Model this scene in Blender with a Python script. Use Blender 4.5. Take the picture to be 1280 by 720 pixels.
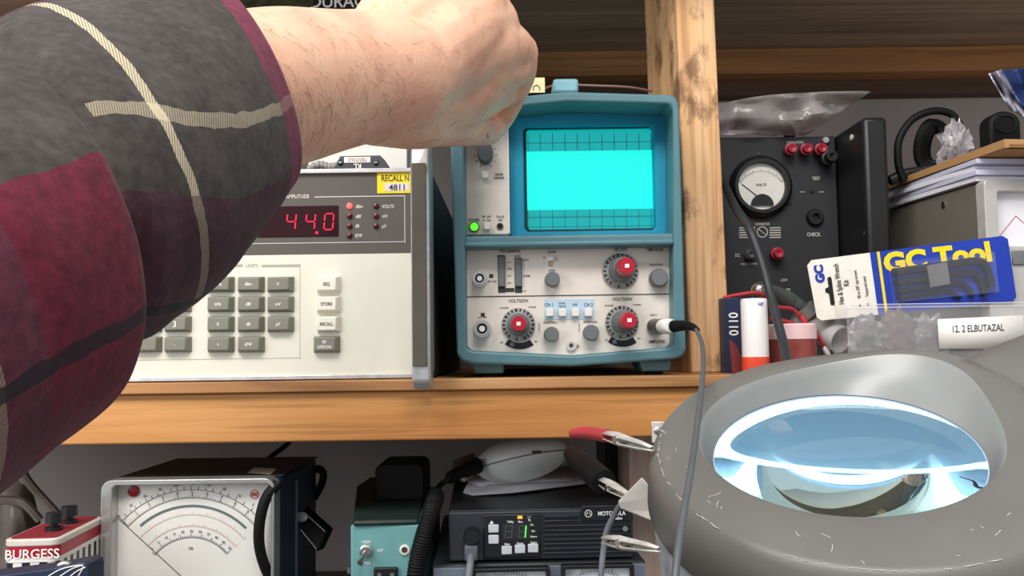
import bpy, bmesh, math, random
from mathutils import Vector, Matrix, Euler, noise as mnoise
from mathutils.bvhtree import BVHTree
R_ = math.radians
random.seed(7)
for _o in list(bpy.data.objects): bpy.data.objects.remove(_o)
SC = bpy.context.scene; COL = SC.collection

# ------------------------------------------------------------------ camera, light, exposure
F = 1150.0; D = 0.72
CAM_M = Matrix.Rotation(R_(94), 3, 'X') @ Matrix.Rotation(R_(-0.8), 3, 'Z')
CAM_O = Vector((0, -D, 0))
cd = bpy.data.cameras.new('camera'); cam = bpy.data.objects.new('camera', cd); COL.objects.link(cam)
cd.sensor_width = 36; cd.lens = F / 1280 * 36; cd.clip_start = 0.01
cam.matrix_world = Matrix.Translation(CAM_O) @ CAM_M.to_4x4()
SC.camera = cam
SC.view_settings.view_transform = 'Standard'; SC.view_settings.look = 'None'
SC.view_settings.exposure = 0.0; SC.view_settings.gamma = 1; SC.view_settings.use_curve_mapping = False
W = bpy.data.worlds.new('world'); SC.world = W; W.use_nodes = True
W.node_tree.nodes['Background'].inputs[0].default_value = (0.93, 0.95, 1, 1)
W.node_tree.nodes['Background'].inputs[1].default_value = 0.62
def area(name, loc, target, sx, sy, power, col=(1, 1, 1)):
    l = bpy.data.lights.new(name, 'AREA'); l.shape = 'RECTANGLE'; l.size = sx; l.size_y = sy; l.energy = power; l.color = col
    o = bpy.data.objects.new(name, l); COL.objects.link(o); o.location = loc
    o.rotation_euler = (Vector(target) - Vector(loc)).to_track_quat('-Z', 'Y').to_euler(); return o
area('ceiling_strip_light', (-0.25, -1.15, 1.25), (0.0, 0, 0.0), 1.6, 0.5, 36, (1, 0.97, 0.93))
area('left_area_light', (-1.6, -1.5, 0.5), (0, 0, 0), 0.9, 0.9, 15, (0.95, 0.97, 1))  # unseen area light from the left; no window behind it

# ------------------------------------------------------------------ projection helpers
def ray(px, py):
    return CAM_M @ Vector(((px - 640) / F, -(py - 360) / F, -1.0))
def at(px, py, y):
    r = ray(px, py); return CAM_O + r * ((y + D) / r.y)
def dist(px, py, d):
    r = ray(px, py); return CAM_O + r * d
def pl(px, d): return px * d / F

# ------------------------------------------------------------------ materials
def lin(h):
    h = h.lstrip('#'); o = []
    for i in (0, 2, 4):
        c = int(h[i:i+2], 16) / 255; o.append(c / 12.92 if c <= 0.04045 else ((c + 0.055) / 1.055) ** 2.4)
    return (*o, 1)
MC = {}
class NT:
    def __init__(s, name):
        s.m = bpy.data.materials.new(name); s.m.use_nodes = True; s.t = s.m.node_tree
        s.b = s.t.nodes['Principled BSDF']
    def n(s, typ, **kw):
        x = s.t.nodes.new(typ)
        for k, v in kw.items():
            if k.startswith('i_'):
                key = k[2:]; key = int(key) if key.isdigit() else key
                x.inputs[key].default_value = v
            else: setattr(x, k, v)
        return x
    def l(s, a, b): s.t.links.new(a, b)
    def ramp(s, stops, interp='LINEAR'):
        r = s.n('ShaderNodeValToRGB'); e = r.color_ramp; e.interpolation = interp
        while len(e.elements) < len(stops): e.elements.new(0.5)
        for el, (p, c) in zip(e.elements, stops): el.position = p; el.color = c if len(c) == 4 else (*c, 1)
        return r
    def math(s, op, a, b=None, c=None):
        x = s.n('ShaderNodeMath', operation=op)
        for i, v in enumerate((a, b, c)):
            if v is None: continue
            if isinstance(v, (int, float)): x.inputs[i].default_value = v
            else: s.l(v, x.inputs[i])
        return x.outputs[0]
    def mix(s, f, a, b, bt='MIX'):
        x = s.n('ShaderNodeMix', data_type='RGBA', blend_type=bt)
        for i, v in ((0, f), (6, a), (7, b)):
            if isinstance(v, (int, float, tuple)): x.inputs[i].default_value = v
            else: s.l(v, x.inputs[i])
        return x.outputs[2]
def mat(name, col, rough=0.5, metal=0.0, var=0.08, scale=60, bump=0.0, bscale=400, emit=None, estr=0, alpha=1, trans=0, ior=1.45, spec=None, coat=0):
    if name in MC: return MC[name]
    t = NT(name); b = t.b; c = lin(col)
    tc = t.n('ShaderNodeTexCoord')
    if var > 0:
        nz = t.n('ShaderNodeTexNoise', i_Scale=scale, i_Detail=4.0); t.l(tc.outputs['Object'], nz.inputs['Vector'])
        hi = tuple(min(1, x * (1 + var)) for x in c[:3]); lo = tuple(x * (1 - var) for x in c[:3])
        r = t.ramp([(0.3, lo), (0.7, hi)]); t.l(nz.outputs[0], r.inputs[0]); t.l(r.outputs[0], b.inputs['Base Color'])
    else: b.inputs['Base Color'].default_value = c
    b.inputs['Roughness'].default_value = rough; b.inputs['Metallic'].default_value = metal
    if spec is not None: b.inputs['Specular IOR Level'].default_value = spec
    if coat: b.inputs['Coat Weight'].default_value = coat
    if bump:
        n2 = t.n('ShaderNodeTexNoise', i_Scale=bscale, i_Detail=3.0); t.l(tc.outputs['Object'], n2.inputs['Vector'])
        bp = t.n('ShaderNodeBump', i_Strength=bump, i_Distance=0.001); t.l(n2.outputs[0], bp.inputs['Height']); t.l(bp.outputs[0], b.inputs['Normal'])
    if emit:
        b.inputs['Emission Color'].default_value = lin(emit); b.inputs['Emission Strength'].default_value = estr
    b.inputs['Alpha'].default_value = alpha
    b.inputs['Transmission Weight'].default_value = trans; b.inputs['IOR'].default_value = ior
    MC[name] = t.m; return t.m
def wood(name, c1, c2, c3, axis='X', scale=1.0, stain=0.0, rough=0.65):
    t = NT(name); b = t.b; tc = t.n('ShaderNodeTexCoord')
    mp = t.n('ShaderNodeMapping'); t.l(tc.outputs['Object'], mp.inputs['Vector'])
    s = [28 * scale] * 3; s['XYZ'.index(axis)] = 1.6 * scale; mp.inputs['Scale'].default_value = s
    n1 = t.n('ShaderNodeTexNoise', i_Scale=1.0, i_Detail=5.0, i_Distortion=1.2); t.l(mp.outputs[0], n1.inputs['Vector'])
    m2 = t.n('ShaderNodeMapping'); t.l(tc.outputs['Object'], m2.inputs['Vector'])
    s2 = [260 * scale] * 3; s2['XYZ'.index(axis)] = 7 * scale; m2.inputs['Scale'].default_value = s2
    n2 = t.n('ShaderNodeTexNoise', i_Scale=1.0, i_Detail=3.0); t.l(m2.outputs[0], n2.inputs['Vector'])
    r = t.ramp([(0.3, lin(c1)), (0.5, lin(c2)), (0.72, lin(c3))]); t.l(n1.outputs[0], r.inputs[0])
    r2 = t.ramp([(0.36, (0.55, 0.5, 0.45)), (0.5, (1, 1, 1))]); t.l(n2.outputs[0], r2.inputs[0])
    col = t.mix(0.55, r.outputs[0], r2.outputs[0], 'MULTIPLY')
    if stain:
        n3 = t.n('ShaderNodeTexNoise', i_Scale=22.0, i_Detail=6.0, i_Roughness=0.65)
        m3 = t.n('ShaderNodeMapping'); m3.inputs['Scale'].default_value = (1.6, 1.6, 0.8); t.l(tc.outputs['Object'], m3.inputs['Vector']); t.l(m3.outputs[0], n3.inputs['Vector'])
        r3 = t.ramp([(0.52, (1, 1, 1)), (0.62, (0.25, 0.21, 0.19))]); t.l(n3.outputs[0], r3.inputs[0])
        col = t.mix(stain, col, r3.outputs[0], 'MULTIPLY')
    t.l(col, b.inputs['Base Color']); b.inputs['Roughness'].default_value = rough
    bp = t.n('ShaderNodeBump', i_Strength=0.25, i_Distance=0.001); t.l(n2.outputs[0], bp.inputs['Height']); t.l(bp.outputs[0], b.inputs['Normal'])
    return t.m
def clear(name, col='#ffffff', alpha=0.25, rough=0.12, wrinkle=0.0, wscale=40):
    t = NT(name); b = t.b
    b.inputs['Base Color'].default_value = lin(col); b.inputs['Roughness'].default_value = rough; b.inputs['Alpha'].default_value = alpha
    b.inputs['Specular IOR Level'].default_value = 0.9
    if wrinkle:
        tc = t.n('ShaderNodeTexCoord'); n2 = t.n('ShaderNodeTexNoise', i_Scale=wscale, i_Detail=4.0); t.l(tc.outputs['Object'], n2.inputs['Vector'])
        bp = t.n('ShaderNodeBump', i_Strength=wrinkle, i_Distance=0.01); t.l(n2.outputs[0], bp.inputs['Height']); t.l(bp.outputs[0], b.inputs['Normal'])
        r = t.ramp([(0.42, (alpha * 0.6,) * 3), (0.62, (min(1, alpha * 1.9),) * 3)]); t.l(n2.outputs[0], r.inputs[0]); t.l(r.outputs[0], b.inputs['Alpha'])
    return t.m

# ------------------------------------------------------------------ mesh builder
_TX = {}
def text_geo(s, bold=0.012):
    if (s, bold) in _TX: return _TX[(s, bold)]
    c = bpy.data.curves.new('t', 'FONT'); c.body = s; c.size = 1.0; c.align_x = 'CENTER'; c.resolution_u = 3; c.offset = bold
    o = bpy.data.objects.new('t', c); m = o.to_mesh()
    v = [tuple(x.co) for x in m.vertices]; f = [tuple(p.vertices) for p in m.polygons]
    o.to_mesh_clear(); bpy.data.objects.remove(o); bpy.data.curves.remove(c)
    _TX[(s, bold)] = (v, f); return v, f
def cr(pts, k=8):
    """Catmull-Rom through points (any tuple length)."""
    P = [tuple(p) for p in pts]; P = [P[0]] + P + [P[-1]]; out = []
    for i in range(1, len(P) - 2):
        a, b, c, d = P[i-1], P[i], P[i+1], P[i+2]
        for j in range(k):
            t = j / k
            out.append(tuple(0.5 * ((2*y) + (-x+z)*t + (2*x-5*y+4*z-w)*t*t + (-x+3*y-3*z+w)*t**3) for x, y, z, w in zip(a, b, c, d)))
    out.append(P[-2]); return out
class MB:
    def __init__(s): s.v = []; s.f = []
    def add(s, vs, fs):
        n = len(s.v); s.v += [tuple(v) for v in vs]; s.f += [tuple(i + n for i in f) for f in fs]; return s
    def box(s, x0, x1, y0, y1, z0, z1):
        x0, x1 = sorted((x0, x1)); y0, y1 = sorted((y0, y1)); z0, z1 = sorted((z0, z1))
        return s.add([(x0,y0,z0),(x1,y0,z0),(x1,y1,z0),(x0,y1,z0),(x0,y0,z1),(x1,y0,z1),(x1,y1,z1),(x0,y1,z1)],
                     [(0,3,2,1),(4,5,6,7),(0,1,5,4),(1,2,6,5),(2,3,7,6),(3,0,4,7)])
    def hexa(s, b, t): # bottom 4, top 4 points
        return s.add(list(b) + list(t), [(0,3,2,1),(4,5,6,7),(0,1,5,4),(1,2,6,5),(2,3,7,6),(3,0,4,7)])
    def prism(s, poly, y0, y1):
        n = len(poly)
        return s.add([(x, y0, z) for x, z in poly] + [(x, y1, z) for x, z in poly],
                     [tuple(range(n)), tuple(range(2*n-1, n-1, -1))] + [(i, n+i, n+(i+1) % n, (i+1) % n) for i in range(n)])
    def prism3(s, poly, off):
        n = len(poly); o = Vector(off)
        return s.add([tuple(p) for p in poly] + [tuple(Vector(p) + o) for p in poly],
                     [tuple(range(n)), tuple(range(2*n-1, n-1, -1))] + [(i, n+i, n+(i+1) % n, (i+1) % n) for i in range(n)])
    def ring(s, A, B, y0, y1):
        n = len(A); vs = [(x, y0, z) for x, z in A] + [(x, y0, z) for x, z in B] + [(x, y1, z) for x, z in A] + [(x, y1, z) for x, z in B]
        fs = []
        for i in range(n):
            j = (i+1) % n
            fs += [(i, j, n+j, n+i), (2*n+i, 3*n+i, 3*n+j, 2*n+j), (i, 2*n+i, 2*n+j, j), (n+i, n+j, 3*n+j, 3*n+i)]
        return s.add(vs, fs)
    def loops(s, L, closed=True, cap0=True, cap1=True):
        n = len(L[0]); vs = [p for l in L for p in l]; fs = []
        for i in range(len(L)-1):
            for j in range(n if closed else n-1):
                k = (j+1) % n; fs.append((i*n+j, i*n+k, (i+1)*n+k, (i+1)*n+j))
        if cap0: fs.append(tuple(range(n-1, -1, -1)))
        if cap1: fs.append(tuple(range((len(L)-1)*n, len(L)*n)))
        return s.add(vs, fs)
    def lathe(s, prof, o, axis, n=24, gear=0.0, ncap=True):
        o = Vector(o); a = Vector(axis).normalized()
        u = a.orthogonal().normalized()
        if abs(a.y) > 0.9: u = Vector((1, 0, 0))
        w = a.cross(u)
        L = [[o + a*h + (u*math.cos(2*math.pi*i/n) + w*math.sin(2*math.pi*i/n)) * max(r, 1e-6) * (1 - gear*(i % 2)) for i in range(n)] for r, h in prof]
        return s.loops(L, True, ncap, ncap)
    def cyl(s, p0, p1, r0, r1=None, n=20):
        p0 = Vector(p0); p1 = Vector(p1); r1 = r0 if r1 is None else r1
        return s.lathe([(r0, 0), (r1, (p1-p0).length)], p0, p1-p0, n)
    def tube(s, pts, r, n=8):
        P = [Vector(p) for p in pts]; m = len(P); L = []; u = None
        for i in range(m):
            t = (P[min(i+1, m-1)] - P[max(i-1, 0)]).normalized()
            u = t.orthogonal().normalized() if u is None else (u - t*u.dot(t)).normalized()
            w = t.cross(u); rr = r[i] if isinstance(r, (list, tuple)) else r
            L.append([P[i] + (u*math.cos(2*math.pi*j/n) + w*math.sin(2*math.pi*j/n))*rr for j in range(n)])
        return s.loops(L)
    def ell(s, c, rad, n=20, m=12, M=None):
        c = Vector(c); L = []
        for i in range(1, m):
            a = math.pi*i/m
            L.append([c + (M @ Vector((rad[0]*math.sin(a)*math.cos(2*math.pi*j/n), rad[1]*math.sin(a)*math.sin(2*math.pi*j/n), rad[2]*math.cos(a))) if M else
                      Vector((rad[0]*math.sin(a)*math.cos(2*math.pi*j/n), rad[1]*math.sin(a)*math.sin(2*math.pi*j/n), rad[2]*math.cos(a)))) for j in range(n)])
        return s.loops(L)
    def text(s, t, o, ux, uz, h, depth=0.00025, squeeze=1.0, bold=0.015):
        """flat raised lettering, centred on o; h = cap height"""
        v, f = text_geo(t, bold); o = Vector(o); ux = Vector(ux).normalized(); uz = Vector(uz).normalized(); nn = ux.cross(uz)
        k = h / 0.70
        return s.add([o + ux*(x*k*squeeze) + uz*((y-0.35)*k) + nn*depth for x, y, z in v], f)
    def build(s, name, m, parent=None, bevel=0, seg=2, smooth=True, solid=0, angle=40, label=None):
        me = bpy.data.meshes.new(name); me.from_pydata(s.v, [], s.f); me.validate()
        bm = bmesh.new(); bm.from_mesh(me); bmesh.ops.recalc_face_normals(bm, faces=bm.faces); bm.to_mesh(me); bm.free()
        me.materials.append(m)
        if smooth:
            me.polygons.foreach_set('use_smooth', [True]*len(me.polygons)); me.set_sharp_from_angle(angle=R_(angle))
        o = bpy.data.objects.new(name, me); COL.objects.link(o)
        if parent is not None: o.parent = parent
        if solid:
            md = o.modifiers.new('solid', 'SOLIDIFY'); md.thickness = solid; md.offset = 0
        if bevel:
            md = o.modifiers.new('bevel', 'BEVEL'); md.width = bevel; md.segments = seg; md.limit_method = 'ANGLE'; md.angle_limit = R_(35)
        if label: o['label'] = label
        return o
def tag(o, label, cat, group=None):
    o['label'] = label; o['category'] = cat
    if group: o['group'] = group
    return o
def structure(o): o['kind'] = 'structure'; return o
class Thing:
    def __init__(s, name, label, cat, loc, rot=(0, 0, 0), group=None):
        s.o = bpy.data.objects.new(name, None); COL.objects.link(s.o); s.o.location = loc; s.o.rotation_euler = rot
        s.o.empty_display_size = 0.02
        tag(s.o, label, cat, group); s.c = Vector(loc); s.R = Euler(rot).to_matrix(); s.Ri = s.R.transposed()
    def l(s, p): return s.Ri @ (Vector(p) - s.c)
    def at(s, px, py, y): return s.l(at(px, py, y))
    def ds(s, px, py, d): return s.l(dist(px, py, d))
    def L(s, px, py, yl):          # local point on the local plane y = yl
        r = s.Ri @ ray(px, py); c = s.Ri @ (CAM_O - s.c); k = (yl - c.y) / r.y; return c + r*k
    def LZ(s, px, py, zl):
        r = s.Ri @ ray(px, py); c = s.Ri @ (CAM_O - s.c); k = (zl - c.z) / r.z; return c + r*k
    def LX(s, px, py, xl):
        r = s.Ri @ ray(px, py); c = s.Ri @ (CAM_O - s.c); k = (xl - c.x) / r.x; return c + r*k
    def poly(s, pts, yl): return [(p.x, p.z) for p in (s.L(a, b, yl) for a, b in pts)]
    def k(s, px, py, yl):          # metres per pixel on that plane
        return (s.L(px+1, py, yl) - s.L(px, py, yl)).length
    def rect(s, x0, y0, x1, y1, yl):
        a = s.L((x0+x1)/2, (y0+y1)/2, yl); k = s.k((x0+x1)/2, (y0+y1)/2, yl)
        return a.x - k*abs(x1-x0)/2, a.x + k*abs(x1-x0)/2, a.z - k*abs(y1-y0)/2, a.z + k*abs(y1-y0)/2
    def bx(s, mb, x0, y0, x1, y1, yf, yb):
        a, b, c, d = s.rect(x0, y0, x1, y1, yf); return mb.box(a, b, yf, yb, c, d)
    def txt(s, mb, t, px, py, hpx, yl, sq=0.8, flip=False):
        k = s.k(px, py, yl); sg = -1 if flip else 1
        return mb.text(t, s.L(px, py, yl), (sg, 0, 0), (0, 0, sg), hpx*k, squeeze=sq)
def rrect(x0, x1, z0, z1, r, n=5):
    o = []
    for cx, cz, a0 in ((x1-r, z1-r, 0), (x0+r, z1-r, 90), (x0+r, z0+r, 180), (x1-r, z0+r, 270)):
        for i in range(n+1):
            a = R_(a0 + 90*i/n); o.append((cx + r*math.cos(a), cz + r*math.sin(a)))
    return o

# ------------------------------------------------------------------ common materials
M = dict(
 pine=wood('pine_rail', '#b27238', '#c58748', '#d39a5b', 'X'),
 ply=wood('plywood', '#8f6238', '#b98552', '#cfa272', 'X', 1.3),
 post=wood('stained_post', '#cb9764', '#dfae7b', '#ebc498', 'Z', 1.0, 0.85),
 board=wood('grey_board', '#8b7a66', '#a08d76', '#b09c84', 'X', 0.7),
 rail=wood('rear_rail_wood', '#9a6a3c', '#a87645', '#b78655', 'X', 0.8),
 shade_wood=wood('rear_shade', '#4a3526', '#553d2c', '#614735', 'X', 0.8),
 pink_wood=wood('lower_post_wood', '#a58a7c', '#b59a8c', '#c4aa9b', 'Z', 0.8),
 wall=mat('wall_paint', '#aaa29e', 0.85, var=0.05, scale=6),
 floor=mat('floor_concrete', '#6c6862', 0.9, var=0.2, scale=8),
 bench=mat('bench_laminate', '#5a524b', 0.6, var=0.15, scale=20),
 blue=mat('scope_blue', '#557c85', 0.42, var=0.05, bump=0.08, bscale=900),
 teal=mat('crt_surround', '#058fb0', 0.5, var=0.04),
 cream=mat('panel_cream', '#ece2d6', 0.5, var=0.03),
 pale_blue=mat('mode_panel', '#bfd6e6', 0.5, var=0.02),
 ink=mat('print_ink', '#3a3735', 0.7, var=0),
 grey_ink=mat('print_grey', '#a8a69c', 0.7, var=0),
 white_ink=mat('print_white', '#f1efe9', 0.7, var=0),
 red_ink=mat('print_red', '#c05a50', 0.7, var=0),
 black=mat('black_plastic', '#17181a', 0.42, var=0.1),
 rubber=mat('black_rubber', '#0c0c0d', 0.6, var=0.15, spec=.3),
 black_paint=mat('black_crackle', '#25272a', 0.55, var=0.15, bump=0.25, bscale=1500),
 gknob=mat('knob_grey', '#6f7475', 0.5, var=0.05),
 dknob=mat('knob_dark', '#42484f', 0.5, var=0.05),
 skirt=mat('dial_skirt', '#999b97', 0.45, var=0.05),
 red=mat('knob_red', '#b3122f', 0.35, var=0.05),
 steel=mat('nickel', '#c9c8c4', 0.28, 1.0, var=0.08),
 dull_steel=mat('dull_steel', '#dedbd4', 0.42, 0.4, var=0.2, scale=120),
 alu=mat('aluminium', '#d6d6d6', 0.38, 0.7, var=0.12, scale=150),
 white=mat('white_plastic', '#ece9e2', 0.4, var=0.03),
 wbtn=mat('white_button', '#efece4', 0.4, var=0.02),
 gen_dark=mat('generator_upper', '#57524c', 0.5, var=0.04),
 gen_cream=mat('generator_lower', '#dfdccb', 0.5, var=0.02),
 key_grey=mat('key_olive', '#7f7e70', 0.45, var=0.04),
 key_cream=mat('key_cream', '#e9e4d4', 0.45, var=0.03),
 led_off=mat('led_dark', '#5b1414', 0.25, var=0),
 led_on=mat('led_lit', '#ff3030', 0.3, var=0, emit='#ff4a4a', estr=3.0),
 seg=mat('segment_red', '#ff1030', 0.4, var=0, emit='#ff1838', estr=2.2),
 window=mat('display_window', '#2a060c', 0.15, var=0),
 yellow=mat('sticker_yellow', '#f5d81c', 0.5, var=0.03),
 green_led=mat('green_lamp', '#4cff2a', 0.3, var=0, emit='#50ff2a', estr=1.6),
 paper=mat('paper_white', '#e9e7ec', 0.8, var=0.03, scale=20),
 card=mat('cardboard', '#b18657', 0.85, var=0.08, scale=30),
)

# ------------------------------------------------------------------ setting
zS = -0.0195            # shelf top
zB = -0.262             # bench top
structure(MB().box(-1.6, 1.6, 0.43, 0.47, -1.05, 1.9).build('wall_back', M['wall'], smooth=False))
structure(MB().box(-1.6, 1.6, -2.2, 0.43, -1.09, -1.05).build('floor', M['floor'], smooth=False))

rack = Thing('wooden_shelf_rack', 'rough timber shelf rack with stained post, carrying the instruments', 'shelf rack', (0, 0.2, zB))
def rp(name, mb, m, bevel=0.001, par=None, label=None):
    mb.v = [tuple(Vector(v) - Vector((0, 0.2, zB))) for v in mb.v]; return mb.build(name, m, par or rack.o, bevel=bevel, label=label)
zU = at(980, 60, 0.37).z
rp('upper_board', MB().box(-1.0, 1.0, -0.02, 0.42, zU, zU+0.018), M['board'], label='grey weathered board of the upper shelf')
rp('rear_rail', MB().box(-1.0, 1.0, 0.37, 0.405, at(980, 91, 0.37).z, zU), M['rail'])
rp('rear_shade_strip', MB().box(-1.0, 1.0, 0.405, 0.43, at(980, 119, 0.405).z, zU), M['shade_wood'], label='dark strip in place of the shadow on the wall under the rear rail')  # dark wood-grained strip stands in for the wall shadow below the rail
rp('shelf_board', MB().box(-0.75, 0.8, -0.012, 0.42, at(400, 490, -0.012).z, zS), M['ply'], label='plywood shelf with layered front edge')
zr0, zr1 = at(400, 552, -0.006).z, at(400, 490, -0.006).z
rp('front_rail', MB().box(-0.75, 0.8, -0.006, 0.034, zr0, zr1), M['pine'], 0.0015, label='orange pine front rail')
yp = 0.056
tl, tr = at(845, 0, yp), at(893, 0, yp); bl, br = at(864, 467, yp), at(914, 467, yp)
def ext(a, b, z): return a + (b-a)*((z-a.z)/(b.z-a.z))
def back(p): return Vector((p.x - 0.0135, yp + 0.089, p.z))
T0, T1, B0, B1 = (ext(bl, tl, zU), ext(br, tr, zU), ext(tl, bl, zS), ext(tr, br, zS))
rp('post', MB().hexa([B0, B1, back(B1), back(B0)], [T0, T1, back(T1), back(T0)]), M['post'], 0.0015, label='upright timber post with dark stains')
a, b = at(786, 560, 0.1), at(836, 560, 0.1)
rp('lower_post', MB().box(a.x, b.x, 0.1, 0.19, zB, at(400, 490, -0.012).z), M['pink_wood'], label='pale pinkish post below the shelf')
a, b = at(814, 527, -0.0065), at(836, 553, -0.0065)
br_ = rp('bracket', MB().box(a.x, b.x, -0.0085, -0.0062, b.z, a.z), M['dull_steel'], 0.0005, label='small steel plate at the end of the rail')
c = at(822, 538, -0.0085)
mb = MB().lathe([(0.003, 0), (0.003, 0.0008), (0.002, 0.0016), (0, 0.0017)], c, (0, -1, 0), 16)
rp('screw', mb, M['steel'], 0, br_)
bench = Thing('workbench', 'dark workbench top under the lower row of equipment', 'bench', (0, -0.1, -1.05))
MB().box(-1.0, 1.0, -0.4, 0.52, zB+1.05-0.03, zB+1.05).build('bench_top', M['bench'], bench.o, bevel=0.002)
for sx in (-0.95, 0.95):
    for sy in (-0.36, 0.48):
        MB().box(sx-0.025, sx+0.025, sy-0.025, sy+0.025, 0, zB+1.02).build('leg', M['pink_wood'], bench.o)

# ------------------------------------------------------------------ oscilloscope
S = Thing('oscilloscope', 'blue oscilloscope with bright cyan screen standing on the shelf beside the post', 'oscilloscope', (at(712, 470, 0.03).x, 0.0, zS))
OUT = [(573,128),(707,114),(836,118),(845,121),(849,131),(858,436),(854,445),(843,449),(715,458),(590,455),(577,451),(571,443),(562,140),(565,132)]
INN = [(585,139),(708,127),(834,130),(839,132),(841,138),(842,428),(840,432),(836,434),(717,444),(592,438),(586,436),(583,431),(580,146),(581,141)]
po, pi = S.poly(OUT, 0), S.poly(INN, 0)
mb = MB().ring(po, pi, 0, 0.05)
S.bx(mb, 580, 293, 843, 307, 0.002, 0.035)
S.bx(mb, 580, 300, 843, 308, -0.001, 0.02)
mb.build('front_bezel', M['blue'], S.o, bevel=0.0022, seg=3)
xs = [p[0] for p in po]; zs = [p[1] for p in po]
body = MB().prism([(x*0.955 - (0.004 if x > 0 else 0), z*0.97 + 0.002) for x, z in po], 0.05, 0.37)
body.build('case', M['blue'], S.o, bevel=0.003)
# handle on top
mb = MB(); a = S.L(690, 112, 0.03); b = S.L(721, 104, 0.03)
mb.box(a.x, b.x, 0.012, 0.045, a.z-0.008, b.z-0.001)
mb.build('handle_hub', mat('hub_blue', '#7fb0bd', 0.4), S.o, bevel=0.0025)
for x0, x1, yb in ((588, 630, 471), (797, 838, 468)):
    p = S.poly([(x0, 449), (x1, 449), (x1, yb), (x0+6, yb)], 0.015)
    zz = min(q[1] for q in p)
    p = [(x, max(z, 0.0025)) if z < 0.02 else (x, z) for x, z in p]
    p = [(x, 0.003 if z < 0.012 else z) for x, z in p]
    ft = MB().prism(p, 0.012, 0.06).build('foot', M['blue'], S.o, bevel=0.0015)
    xm = (p[2][0] + p[3][0])/2
    MB().box(xm-0.006, xm+0.006, 0.02, 0.04, 0, 0.004).build('rubber_pad', M['rubber'], ft)
mb = MB(); S.bx(mb, 577, 139, 636, 294, 0.03, 0.049); mb.build('intensity_panel', M['cream'], S.o, bevel=0.0008)
mb = MB(); S.bx(mb, 634.5, 146, 636.5, 292, 0.0285, 0.0299); mb.build('panel_edge_highlight', M['white'], S.o)  # white strip painted in as the highlight along the panel edge
# crt surround
x0, x1, z0, z1 = S.rect(636.5, 139, 845, 294, 0.035); q = S.rect(655, 156, 818.5, 289, 0.035)
mb = MB().ring(rrect(x0, x1, z0, z1, 0.002), rrect(*q, 0.004), 0.035, 0.048); mb.build('screen_surround', M['teal'], S.o, bevel=0.0012)
q2 = S.rect(658.5, 160, 817, 287, 0.044)
mb = MB().ring(rrect(q[0]-.001, q[1]+.001, q[2]-.001, q[3]+.001, 0.003), rrect(*q2, 0.003), 0.042, 0.048)
mb.build('screen_gasket', mat('gasket_navy', '#12303f', 0.5), S.o)
ys = 0.0465
mb = MB(); S.bx(mb, 650, 150, 826, 293, ys, 0.049)
scr = mb.build('screen', mat('phosphor_dim', '#044a50', 0.25, var=0, emit='#05d3d3', estr=0.58), S.o, label='lit cyan phosphor screen')
mb = MB(); S.bx(mb, 657, 188, 815.5, 262, ys-0.0002, ys); mb.build('trace', mat('phosphor_bright', '#05605a', 0.3, var=0, emit='#10fff0', estr=0.95), scr, label='broad bright band of the trace')
mb = MB(); kx = 15.4
for i in range(11):
    X = 660 + i*kx
    for a_, b_ in ((167, 188), (262, 286)): S.bx(mb, X-0.35, a_, X+0.35, b_, ys-0.0003, ys-0.0001)
for Y in (178, 283, 271):
    S.bx(mb, 657, Y-0.3, 818, Y+0.3, ys-0.0003, ys-0.0001)
for i in range(51):
    X = 660 + i*kx/5; S.bx(mb, X-0.25, 269.5, X+0.25, 272.5, ys-0.0003, ys-0.0001)
for i in range(5): S.bx(mb, 735.8, 262+i*5, 738.5, 262.5+i*5, ys-0.0003, ys-0.0001)
mb.build('graticule', mat('graticule_line', '#06606c', 0.5, var=0), scr)
mb = MB()
for i in range(1, 10): X = 660+i*kx; S.bx(mb, X-0.25, 189, X+0.25, 261, ys-0.00035, ys-0.00025)
for Y in (193.5, 209, 224.5, 240, 255.5): S.bx(mb, 657, Y-0.2, 815, Y+0.2, ys-0.00035, ys-0.00025)
mb.build('graticule', mat('graticule_faint', '#0a2a2a', 0.5, var=0, emit='#0ce8dc', estr=1.0), scr)
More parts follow.
